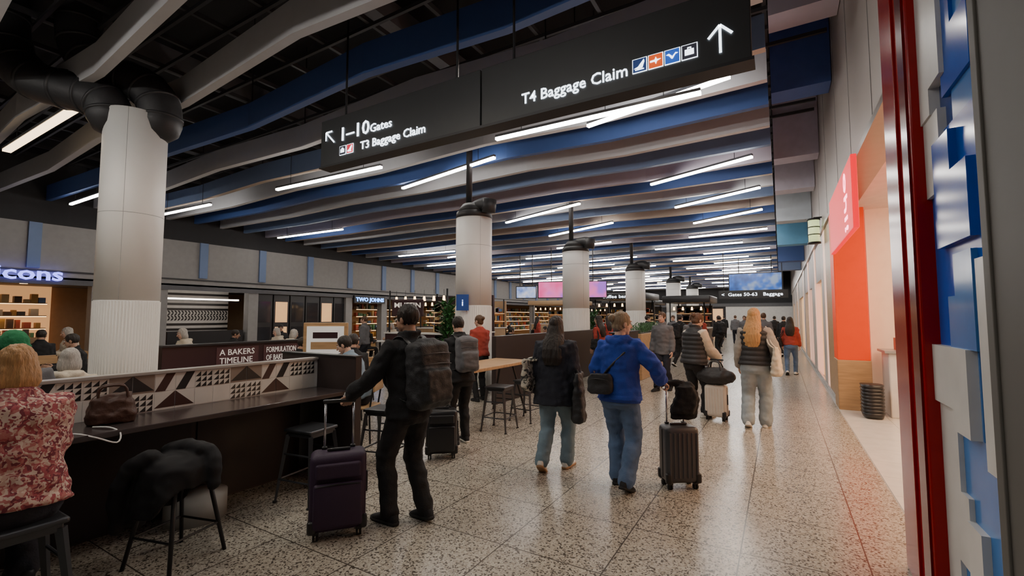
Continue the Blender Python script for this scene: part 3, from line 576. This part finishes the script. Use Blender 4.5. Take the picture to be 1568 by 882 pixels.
for x,y,t in cols:
    mb=MB(); mb.cyl((0,0,-.02),(0,0,.12),.41,duct,.39,seg=32); mb.cyl((0,0,.12),(0,0,.3),.38,duct,.26,seg=32)
    mb.add(limb(smoothpath([(0,0,.1),(.1,-.05,.22),(.35,-.12,.25),(.5,-.17,.2)],4),[.15]*13,16),duct,True); mb.cyl((.5,-.17,.04),(.54,-.18,.32),.15,duct)
    mb.cyl((-.14,0,.2),(-.14,0,7.3-t),.07,duct)
    place(mb.obj('column_duct_head'),(x,y,t))
mb=MB(); mb.box((0,0,0),(.26,.03,.34),M('blue_sign',(.02,.06,.25),.4,es=.15)); mb.text("i",.2,RYn(-.02,-.02,-.07),txt); mb.cyl((0,.1,0),(0,0,0),.01,black); place(mb.obj('information_sign'),(-5.8,7.78,1.95),30)
# ---------------------------------------------------------------- ceiling
def zb(y): 
    if y<9: return 5.15
    if y<22: return 5.15-(y-9)/13*.6
    return 4.55-min(1,(y-22)/26)*.25
nodes=[(-.06,0),(-2.8,.16),(-5.1,.0),(-8.4,.22),(-11.5,.1),(-15,.28),(-19,.14)]
bl1=M('baffle_blue',(.05,.105,.31),.6,var=.05); bl2=M('baffle_steel_blue',(.16,.23,.40),.6,var=.05); gr1=M('baffle_white',(.50,.50,.52),.6,var=.05); li1=M('baffle_lilac',(.44,.40,.47),.6,var=.05); tn1=M('baffle_tan',(.52,.43,.36),.6,var=.05)
mb=MB(); pal=[gr1,gr1,gr1,gr1,gr1,gr1,bl1,gr1,bl2,gr1,bl1,gr1,bl2,li1,bl1,gr1,bl2,tn1,bl1,gr1,bl2,li1,bl1,gr1]
Y=-2.15;i=0
while Y<47:
    mat=pal[i] if i<12 else pal[12+(i-12)%12]; z=zb(Y); hh=.46; th=.12; nn=([(.85,0)] if Y<4 else [])+nodes
    for a,b in zip(nn[:-1],nn[1:]):
        v=[];
        for (x,dy) in (a,b): v+=[V((x,Y+dy-th/2,z)),V((x,Y+dy+th/2,z)),V((x,Y+dy+th/2,z+hh)),V((x,Y+dy-th/2,z+hh))]
        mb.add((v,[(0,1,5,4),(1,2,6,5),(2,3,7,6),(3,0,4,7),(0,3,2,1),(4,5,6,7)]),mat)
        if i%6==2: mb.add(([v[0]+V((0,-.005,-.004)),v[1]+V((0,.005,-.004)),v[5]+V((0,.005,-.004)),v[4]+V((0,-.005,-.004))],[(0,1,2,3)]),tn1)  # tan undersides: part wood tone, part warm lamplight put into the colour
    for x,dy in nn[1:-1:2]: mb.cyl((x,Y+dy,z+hh),(x,Y+dy,7.3),.012,black,seg=6)
    Y+=1.1 if Y<6 else .92; i+=1
mb.obj('ceiling_baffles')
mb=MB(); lg=M('service_grey',(.04,.04,.044),.6); lg2=M('steel_beam',(.11,.11,.12),.6)
y=-5
while y<20: mb.b2((-19,y,6.3),(.8,y+.05,6.36),lg); y+=.55
x=-18.8
while x<.8: mb.b2((x,-5,6.36),(x+.06,30,6.44),lg); x+=1.1
for x in (-16,-11,-6,-1.5): mb.b2((x,-5,6.8),(x+.3,47,7.2),lg2)
for k in range(10): mb.b2((-19,-4+k*5,6.6),(.8,-3.75+k*5,6.8),lg2)
mb.obj('ceiling_service_grid')
mb=MB(); fx=[]
base=[((-2.84,7.47),(-.51,6.9),None),((-4.56,7.15),(-.93,7.2),4.8),((-8.47,8.7),(-5.13,7.98),None),((-11.45,7.1),(-7.67,7.2),4.8),((-17.7,6.95),(-14.7,7.05),4.9),((-2.75,11.68),(-.41,10.7),None),((-2.7,14.56),(-.36,13.4),None),
 ((-8.4,13.85),(-5.07,12.6),None),((-8.25,17.1),(-5.1,15.8),None),((-18.5,11.6),(-14.5,11.7),None),((-18.3,18.6),(-14.4,18.6),None),((-2.6,17.4),(-.4,16.2),None),((-13.5,2.6),(-9.3,2.6),4.9),((-18.3,4.9),(-16,4.9),4.9),((-4.2,-1.0),(-.8,-1.0),None),((-11,-1.2),(-7,-1.2),None),((-8.5,.6),(-6,.6),None),((-4.6,1.3),(-1.6,1.3),None)]
for a,b,z in base:
    wm=(a==(-13.5,2.6)); z=z or zb((a[1]+b[1])/2)-.1; k=(z-1.65)/3.35
    fx.append((V((a[0]*k,a[1]*k,z)),V((b[0]*k,b[1]*k,z)),wm))
yy=18.0;j=0
while yy<46:
    for x in ((-17.5,-11,-4.6) if j%2 else (-14.5,-8.4,-2.9)):
        fx.append((V((x,yy+.2,zb(yy)-.1)),V((x+(3.4 if j%2 else 2.6),yy-.3*(1-j%2),zb(yy)-.1)),False))
    yy+=1.9;j+=1
for a,b,wm in fx:
    d=(b-a).normalized(); n=V((-d.y,d.x,0)); u=V((0,0,1))
    def bx(w,z0,z1,mat):
        v=[]
        for p in (a,b): v+=[p-n*w+u*z0,p+n*w+u*z0,p+n*w+u*z1,p-n*w+u*z1]
        mb.add((v,[(0,1,5,4),(1,2,6,5),(2,3,7,6),(3,0,4,7),(0,3,2,1),(4,5,6,7)]),mat)
    bx(.06 if wm else .034,0,.045,glow2 if wm else glow); bx(.07 if wm else .036,.045,.09,lg2)
    for t in (.15,.85): mb.cyl(a.lerp(b,t)+u*.08,a.lerp(b,t)+u*1.0,.006,black,seg=6)
mb.obj('linear_ceiling_lights')
# ---------------------------------------------------------------- wayfinding sign
sb=M('sign_black',(.02,.022,.024),.45); mb=MB(); SY=4.2
mb.b2((-5.72,SY,3.82),(-2.9,SY+.18,4.5),sb,bev=.006); mb.b2((-2.88,SY,3.82),(-.14,SY+.18,4.5),sb,bev=.006); mb.b2((-5.74,SY-.01,3.8),(-.12,SY+.19,3.83),black)
fY=SY-.006
mb.text("1–10",.27,RYn(-5.32,fY,4.13),txt,.55,bold=.002); mb.text("Gates",.16,RYn(-4.70,fY,4.13),txt,.4,bold=.001); mb.text("T3 Baggage Claim",.155,RYn(-4.88,fY,3.93),txt,1.16,bold=.001); mb.text("T4 Baggage Claim",.165,RYn(-2.35,fY,3.95),txt,1.16,bold=.001)
def bar(p,q,w,mat=txt):
    p=V((p[0],0,p[1]));q=V((q[0],0,q[1])); d=(q-p).normalized(); n=V((-d.z,0,d.x))*w/2; Yv=V((0,fY,0)); t=V((0,-.004,0)); v=[p-n,p+n,q+n,q-n]; v=[x+Yv for x in v]+[x+Yv+t for x in v]
    mb.add((v,[(0,1,2,3),(7,6,5,4),(0,1,5,4),(1,2,6,5),(2,3,7,6),(3,0,4,7)]),mat)
bar((-.375,3.93),(-.375,4.18),.022);bar((-.375,4.18),(-.47,4.08),.022);bar((-.375,4.18),(-.28,4.08),.022)
bar((-5.42,4.14),(-5.6,4.31),.022);bar((-5.6,4.31),(-5.6,4.19),.022);bar((-5.6,4.31),(-5.47,4.31),.022)
ic=[M('icon_%d'%k,c,.5,es=.9) for k,c in enumerate([(.01,.03,.12),(.8,.1,.01),(.02,.1,.5),(.02,.02,.03),(.7,.02,.05)])]
def ipoly(pts,c,zc,s,mat=txt):
    mb.prism([(c+p[0]*s,zc+p[1]*s) for p in pts],Matrix(((1,0,0,0),(0,0,-1,fY-.005),(0,1,0,0),(0,0,0,1))),.004,mat)
def icon(x,z,s,m,g):
    mb.b2((x,fY-.002,z),(x+s,fY+.004,z+s),txt); mb.b2((x+.006,fY-.005,z+.006),(x+s-.006,fY,z+s-.006),m)
    c=x+s/2; zc=z+s/2
    if g==0: ipoly([(-.38,-.2),(-.1,-.1),(.3,.36),(.34,.2),(.2,-.22),(-.1,-.25)],c,zc,s); ipoly([(-.3,-.34),(.3,-.34),(.3,-.28),(-.3,-.28)],c,zc,s)
    elif g==1: ipoly([(-.36,-.06),(.1,-.04),(.36,.06),(.1,.08),(-.36,.06)],c,zc,s); ipoly([(-.05,.08),(.1,.08),(.02,.26)],c,zc,s); ipoly([(-.05,-.06),(.1,-.04),(.02,-.24)],c,zc,s)
    elif g==2: ipoly([(-.38,.14),(-.2,.2),(.02,-.02),(.22,.2),(.38,.14),(.2,.08),(.04,-.18),(-.04,-.18),(-.2,.06)],c,zc,s)
    else: ipoly([(-.28,-.24),(.28,-.24),(.28,.14),(-.28,.14)],c,zc,s); ipoly([(-.12,.14),(-.12,.28),(.12,.28),(.12,.14),(.07,.14),(.07,.22),(-.07,.22),(-.07,.14)],c,zc,s)
for k,(m_,g_) in enumerate(zip(ic[:4],(0,1,2,3))): icon(-1.14+k*.148,3.95,.137,m_,g_)
icon(-5.3,3.92,.13,ic[3],3); icon(-5.15,3.92,.13,ic[4],0)
for x in (-5.3,-3.3,-2.5,-.5): mb.cyl((x,SY+.09,4.5),(x,SY+.09,7.3),.015,black,seg=8)
mb.obj('wayfinding_sign')
# ---------------------------------------------------------------- shell
ter=terrazzo()
mb=MB(); mb.b2((-22.5,-6,-.1),(.84,48,0),ter); mb.obj('floor')
mb=MB(); mb.b2((.84,-6,-.1),(6.6,48,0),M('grout',(.4,.38,.35),.5)); st_=whitetile()
x=.85
while x<6.4:
    y=4.3
    while y<10: mb.b2((x,y,0),(x+.595,y+.595,.004),st_); y+=.6
    x+=.6
mb.obj('floor_shop')
mb=MB(); mb.b2((-22.5,-6,7.4),(6.6,48,7.5),M('ceiling_black',(.01,.01,.011),.9)); mb.obj('ceiling')
wl=M('wall_grey',(.30,.29,.285),.7); wd=M('wall_dark',(.03,.03,.033),.8)
mb=MB(); mb.b2((-22.5,-6.1,0),(6.6,-6,7.4),wl); mb.obj('wall_front')
mb=MB(); mb.b2((-22.5,48,0),(6.6,48.1,7.4),wd); mb.b2((-4.5,47.9,0),(1,48,2.6),white); mb.b2((-19,47.8,2.6),(1,48,2.9),lg2)
for k in range(8):
    x=-18.5+k*1.75; mb.b2((x,47.9,.1),(x+1.5,47.98,2.4),warms if k%2 else wd)
mb.obj('wall_back')
mb=MB(); mb.b2((-22.6,-6,0),(-22.5,48,7.4),tan); mb.obj('wall_left')
mb=MB(); mb.b2((-22.45,-6,2.7),(-19,48,2.85),lg2); mb.b2((-19.15,-6,2.75),(-19,48,4.45),wl); mb.b2((-19.15,-6,4.45),(-19,48,7.4),wd); mb.b2((-19.05,-6,2.62),(-18.9,48,2.78),lg2); mb.b2((-19.1,-6,3.0),(-18.97,48,3.05),lg)
y=-5
while y<47: mb.b2((-19,y,3.1),(-18.93,y+.28,4.45),bl2); y+=2.3
for y in (5.9,7.6,10.9,15.8,18.2,24,30,36): mb.b2((-19.3,y-.2,0),(-18.95,y+.2,2.7),wl)
mb.obj('trim_bulkhead')
mb=MB()
def shelf(y0,y1,X0=-21.8,rows=5,light=True):
    for r in range(rows):
        z=.4+r*.42; mb.b2((X0,y0,z),(X0+.4,y1,z+.03),wood)
        if light: mb.b2((X0+.36,y0,z-.02),(X0+.39,y1,z),warm)
        y=y0+.05
        while y<y1-.15:
            w=random.uniform(.08,.2); mb.b2((X0+.08,y,z+.03),(X0+.3,y+w,z+.03+random.uniform(.1,.33)),random.choice(prod)); y+=w+random.uniform(.01,.12)
mb.b2((-22.3,-2,0),(-22.25,5.6,2.7),warms); shelf(-1.5,5.3)
for y in (.5,1.8,3.1,4.4): mb.cyl((-20,y,2.66),(-20,y,2.7),.09,warm)
mb.b2((-20.2,.3,0),(-19.6,4.8,1.0),tan); 
for k in range(20): mb.box((-19.9,.5+k*.21,1.12),(.12,.12,random.uniform(.12,.3)),random.choice(prod))
mb.obj('gift_shop')
mb=MB(); pur=M('sign_violet',(.3,.3,1),.5,es=3.5,ecol=(.2,.22,1)); mb.text("icons",.55,RXp(-18.85,3.55,2.74),pur,1.4,.02,bold=.01); mb.obj('shop_sign')
mb=MB()
mb.b2((-20.6,7.8,0),(-20.5,10.7,2.7),M('stripe_white',(.6,.58,.55),.5))
for r in range(9):
    z=.9+r*.2
    if r in (3,4):
        for k in range(24): mb.prism([(0,0),(.06,0),(.12,.09),(0.06,.09)],RXp(-20.5,7.85+k*.118,z),.01,tk); mb.prism([(0.06,.1),(.12,.1),(.06,.19),(0,.19)],RXp(-20.5,7.85+k*.118,z),.01,tk)
    else: mb.b2((-20.5,7.8,z),(-20.49,10.7,z+.09),tk)
mb.b2((-19.6,7.9,0),(-19.1,10.6,1.1),blackp); mb.b2((-19.7,7.9,2.3),(-19.5,10.6,2.36),M('counter_lamp',(1,.9,.8),.5,es=5)); mb.obj('burger_counter')
mb=MB(); glz=M('dark_glazing',(.03,.03,.035),.08)
for k in range(6):
    y=11.1+k*.78
    mb.b2((-19.2,y,0),(-19.1,y+.72,2.6),blackp); 
    for a in range(2): mb.b2((-19.1,y+.08,.3+a*1.1),(-19.09,y+.64,1.2+a*1.1),warms if k in(1,4) else glz)
mb.obj('bar_frontage')
mb=MB(); shelf(16,18); mb.b2((-22.3,16,0),(-22.2,24,2.7),tan); shelf(18.4,23.8); mb.b2((-19.9,18.5,0),(-19.3,23.5,1.05),dkbrown)
mb.obj('liquor_shop')
mb=MB(); mb.b2((-22.3,24.2,0),(-22.2,47,2.7),tan); shelf(24.5,46); mb.obj('duty_free_shop')
mb=MB(); bs=M('sign_blue_glow',(.2,.5,1),.5,es=5,ecol=(.1,.35,1)); mb.b2((-18.9,16,2.35),(-18.8,18.1,2.75),blackp); mb.text("TWO JOHNS",.28,RXp(-18.79,16.1,2.45),bs,1.9,.01,bold=.006); mb.obj('bar_sign')
for i,(x,y) in enumerate(((-16,30),(-11,32),(-15,38))): kiosk(x,x+3.4,y,y+3,[tan,blackp,dkbrown][i],2.5).obj('food_kiosk')
def screen(name,x0,x1,y,z0,z1,mat,zt=5,rz=0):
    mb=MB(); cx=(x0+x1)/2; w=x1-x0; zc=(z0+z1)/2; mb.box((0,0,0),(w,.1,z1-z0),blackp,bev=.01); mb.box((0,-.052,0),(w-.08,.006,z1-z0-.08),mat)
    for s in(.3,-.3): mb.cyl((s*w,0,(z1-z0)/2),(s*w,0,zt-zc),.02,black,seg=8)
    return place(mb.obj(name),(cx,y,zc),rz)
screen('pink_advertising_screen',-9.3,-6.3,18.4,2.45,3.2,pattern_screen('scr1',(.8,.03,.2),(.85,.15,.4),(.35,.12,.6),1.5,1.2),4.7,20)
screen('blue_advertising_screen',-2.1,.15,24,2.85,3.7,pattern_screen('scr2',(.01,.05,.2),(.03,.15,.6),(.3,.4,.6),1.0,2),4.5)
screen('advertising_screen',-10.9,-9.9,19,2.5,3.1,pattern_screen('scr3',(.02,.1,.5),(.4,.5,.8),(.7,.7,.8),1.2,3),4.6,20)
mb=MB(); mb.box((0,0,0),(2.6,.12,.34),sb,bev=.005); mb.text("<  Gates 50-63   Baggage",.2,RYn(-1.2,-.065,-.07),txt,2.3)
for s in (-1.1,1.1): mb.cyl((s,0,.17),(s,0,1.85),.015,black,seg=8)
place(mb.obj('overhead_sign'),(-1.0,21.8,2.6))
# ---------------------------------------------------------------- right side
pil=M('pillar_grey',(.12,.115,.105),.6,var=.04,spec=.2); ww=M('wall_offwhite',(.40,.36,.335),.5,var=.05,vscale=2); redg=M('red_gloss',(.30,.005,.007),.2,spec=.2)
mb=MB(); mb.b2((.70,.6,0),(1.3,2.44,7.4),pil,bev=.012); mb.b2((.69,2.4,0),(.75,2.47,7.4),pil,bev=.006); mb.obj('pillar_cladding')
mb=MB(); mb.b2((.9,-6,0),(1.3,.6,7.4),ww); mb.b2((.78,2.47,4.6),(1.3,4.03,7.4),ww)
mb.b2((.88,4.03,3.65),(1.25,48,7.4),ww)
for y in (5.8,7.4,9.0,11,13,15.5,18): mb.b2((.875,y,3.65),(.885,y+.015,7.4),wl)
mb.b2((.86,4.03,3.6),(1.3,48,3.68),M('lintel_metal',(.3,.28,.26),.3,.5)); mb.b2((1.3,-6,0),(1.32,4.03,7.4),ww)
mb.obj('wall_right')
mb=MB(); mb.b2((.67,3.33,0),(1.3,4.03,5.2),redg,bev=.01); mb.b2((.655,3.6,0),(.68,3.64,5.2),redg,bev=.004); mb.b2((.66,3.36,0),(.68,3.5,5.2),M('red_dark',(.14,.003,.005),.2,spec=.2)); mb.obj('red_portal_frame')
aw=M('art_white',(.62,.62,.60),.35,spec=.3); ab=M('art_blue',(.008,.09,.5),.15,spec=.2); ab2=M('art_pale_blue',(.05,.2,.55),.15,spec=.2); ad=M('art_dark_blue',(.01,.05,.26),.12,spec=.25)
mb=MB(); mb.b2((.76,2.46,0),(1.3,3.33,4.6),ad)
K=.87
def art(poly,mat,d): mb.prism([(p[0]*K,p[1]) for p in poly],RXn(.76,3.33,0),d,mat)
art([(0,.0),(1,0),(1,1.1),(.62,1.1),(.62,1.5),(0,1.5)],ab2,.010); art([(0,1.5),(.7,1.5),(.7,1.85),(.9,1.85),(.9,2.6),(0,2.6)],ab,.013)
art([(.45,2.6),(1,2.6),(1,4.6),(.3,4.6),(.3,3.3),(.45,3.3)],ab2,.01); art([(.35,2.75),(.8,2.75),(.8,3.05),(.55,3.05),(.55,3.3),(.35,3.3)],ab,.025)
art([(0,2.72),(.2,2.72),(.2,2.86),(.42,2.86),(.42,3.3),(.3,3.38),(.5,3.6),(.5,4.6),(0,4.6)],aw,.045); art([(0,2.3),(.16,2.3),(.16,2.45),(.3,2.45),(.3,2.72),(0,2.72)],aw,.035)
art([(0,1.2),(.35,1.2),(.35,1.1),(.6,1.1),(.6,1.5),(0,1.5)],aw,.05); art([(.72,1.0),(.99,1.0),(.99,2.3),(.85,2.3),(.85,1.9),(.72,1.9)],aw,.03)
art([(0,0),(.22,0),(.22,.45),(.42,.45),(.42,.8),(.3,.8),(.3,1.2),(0,1.2)],aw,.03); art([(.42,0),(.8,0),(.8,.35),(.62,.35),(.62,.7),(.42,.7)],aw,.04); art([(.3,1.5),(.7,1.5),(.7,1.95),(.42,1.95),(.42,1.75),(.3,1.75)],ab2,.035)
art([(.2,2.0),(.75,2.0),(.75,2.35),(.5,2.35),(.5,2.55),(.2,2.55)],ab,.045)
mb.obj('puzzle_art_panel')
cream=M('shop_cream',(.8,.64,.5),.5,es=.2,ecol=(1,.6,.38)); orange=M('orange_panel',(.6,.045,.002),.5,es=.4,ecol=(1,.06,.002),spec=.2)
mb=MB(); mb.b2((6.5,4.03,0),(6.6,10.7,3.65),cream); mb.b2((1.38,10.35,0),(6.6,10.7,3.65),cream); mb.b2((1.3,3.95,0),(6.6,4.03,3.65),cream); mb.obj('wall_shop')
mb=MB(); mb.b2((1.2,4.03,3.6),(6.6,10.7,3.65),white); dl=M('downlight',(1,.85,.7),.5,es=7,ecol=(1,.78,.55))
for x in (2,3.5,5):
    for y in (5.3,7.2,9.1): mb.b2((x-.3,y-.3,3.57),(x+.3,y+.3,3.6),dl)
mb.obj('ceiling_shop')
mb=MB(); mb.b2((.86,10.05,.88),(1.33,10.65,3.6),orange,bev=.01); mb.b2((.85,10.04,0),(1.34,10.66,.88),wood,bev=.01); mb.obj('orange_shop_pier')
mb=MB(); mb.b2((1.5,9.6,0),(3.2,10.2,1.05),white,bev=.02); mb.b2((1.45,9.55,1.05),(3.25,10.25,1.09),M('ctop',(.3,.3,.3),.3))
for k in range(6): mb.box((1.7+k*.24,9.8,1.2),(.16,.16,.2),prod[k]); 
mb.obj('shop_checkout_counter')
mb=MB()
for k in range(9): mb.add(loft([ring((0,0,.02+k*.055),V((.13,0,0)),V((0,.18,0)),20,.6),ring((0,0,.1+k*.055),V((.155,0,0)),V((0,.21,0)),20,.6)]),blackp,True)
place(mb.obj('shopping_basket_stack'),(1.25,9.5,0))
for y in (5.5,7.5):
    mb=MB(); mb.b2((3.0,y-.3,0),(5.5,y+.3,.1),white); mb.b2((3.0,y-.03,0),(5.5,y+.03,1.5),white)
    for r in range(4):
        mb.b2((3.0,y-.28,.1+r*.38),(5.5,y+.28,.13+r*.38),white)
        for k in range(16): mb.box((3.1+k*.15,y-.15,.25+r*.38),(.11,.14,random.uniform(.15,.24)),random.choice(prod)); mb.box((3.1+k*.15,y+.15,.25+r*.38),(.11,.14,random.uniform(.15,.24)),random.choice(prod))
    mb.obj('shop_shelf_gondola')
mb=MB(); neon=M('neon_red',(.15,0,.003),.5,es=1.5,ecol=(1,.003,.02),spec=.2); npk=M('neon_pink',(1,.4,.5),.4,es=6,ecol=(1,.25,.35))
mb.b2((.76,6.5,2.68),(.82,9.2,3.55),neon,bev=.01)
mb.text("ohi!",.42,Matrix(((0,0,-1,.757),(0,-1,0,7.2),(-1,0,0,3.5),(0,0,0,1))),npk,.75,.004)
for y in (6.9,8.8): mb.cyl((.79,y,3.55),(.88,y,3.66),.015,black)
mb.obj('neon_shop_sign')
mb=MB(); mb.cyl((0,0,0),(0,0,.5),.11,M('lantern_glass',(.6,.7,.35),.3,es=1.2,ecol=(.65,.75,.35)),seg=20); mb.cyl((0,0,.5),(0,0,.54),.13,black,seg=20); mb.cyl((0,0,-.04),(0,0,0),.13,black,seg=20)
for z in (.16,.33): mb.cyl((0,0,z),(0,0,z+.02),.12,black,seg=20)
mb.box((.1,0,.56),(.2,.03,.03),black); place(mb.obj('wall_lantern'),(.72,12.4,3.35))
pk=M('pink_light_panel',(.9,.55,.42),.5,es=.7,ecol=(1,.55,.4)); sw=M('shopfront_panel',(.5,.46,.42),.5); mb=MB()
y=10.7;seq=[(wood,1.6),(pk,.5),(sw,.8),(warms,2.2),(pk,.4),(sw,1.4),(wd,1.8),(pk,.6),(warms,2.4),(sw,1.2),(pk,.5),(wd,2.5),(warms,3),(sw,1.5),(pk,.6),(warms,3),(sw,3),(wd,2),(warms,3),(sw,3)]
for m_,w in seq:
    if y>46: break
    dpt=.0 if m_ in (wood,pk,sw) else .12
    mb.b2((.9+dpt,y,0),(1.25,min(48,y+w),3.6),m_); 
    if dpt: mb.b2((.92,y,2.6),(1.0,y+w,3.6),ww)
    y+=w
mb.b2((.88,10.7,0),(.92,48,.12),chrome)
mb.obj('wall_right_shopfronts')
mb=MB()
for y,zbt,m_ in ((7.6,6.15,li1),(9.2,5.65,M('panel_royal',(.07,.14,.45),.6)),(12.2,5.35,M('panel_lilac',(.55,.5,.62),.6)),(13.9,5.0,M('panel_pale',(.6,.57,.68),.6)),(15.7,4.5,M('panel_ice',(.55,.62,.7),.6)),(18,4.1,M('panel_sky',(.14,.4,.65),.6)),(21,3.85,bl1),(24.5,3.8,bl2)):
    mb.b2((-.02,y,zbt),(.87,y+.5,7.35),m_,bev=.004)
mb.obj('coloured_bulkhead_panels')
# ---------------------------------------------------------------- lights
def area(name,loc,rot,sx,sy,e,col):
    l=bpy.data.lights.new(name,'AREA'); l.shape='RECTANGLE'; l.size=sx; l.size_y=sy; l.energy=e; l.color=col
    o=bpy.data.objects.new(name,l); scene.collection.objects.link(o); o.location=loc; o.rotation_euler=rot; return o
area('shop_ceiling_light',(3.2,7.2,3.5),(0,0,0),3,4,190,(1,.64,.38))
def spot(name,loc,e,col,ang=120):
    l=bpy.data.lights.new(name,'SPOT'); l.energy=e; l.color=col; l.spot_size=math.radians(ang); l.spot_blend=.6; l.shadow_soft_size=.12
    o=bpy.data.objects.new(name,l); scene.collection.objects.link(o); o.location=loc; return o
for x,y in ((-4.5,1.6),(-1.6,6),(-3.6,5.2),(-1,10),(-1.2,14),(-7.5,6),(-11,3),(-12,9),(-1,20),(-8,17),(-1.2,27),(-10,24),(-15,15),(-6.6,1.2)):
    spot('added_fill_spot',(x,y,zb(y)-.05),115,(1,.87,.72),150)  # spots added to brighten the hall and near column, not actual fixtures
w=bpy.data.worlds.new('world'); scene.world=w; w.use_nodes=True; w.node_tree.nodes['Background'].inputs[0].default_value=(.5,.55,.65,1); w.node_tree.nodes['Background'].inputs[1].default_value=.05
cam=bpy.data.cameras.new('camera'); cam.lens=16.0; cam.sensor_width=36; cam.clip_start=.05
co=bpy.data.objects.new('camera',cam); scene.collection.objects.link(co); co.location=(0,0,1.65); co.rotation_euler=(math.radians(93.6),0,math.radians(30.5)); scene.camera=co
print('polys',sum(len(o.data.polygons) for o in scene.objects if o.type=='MESH'))
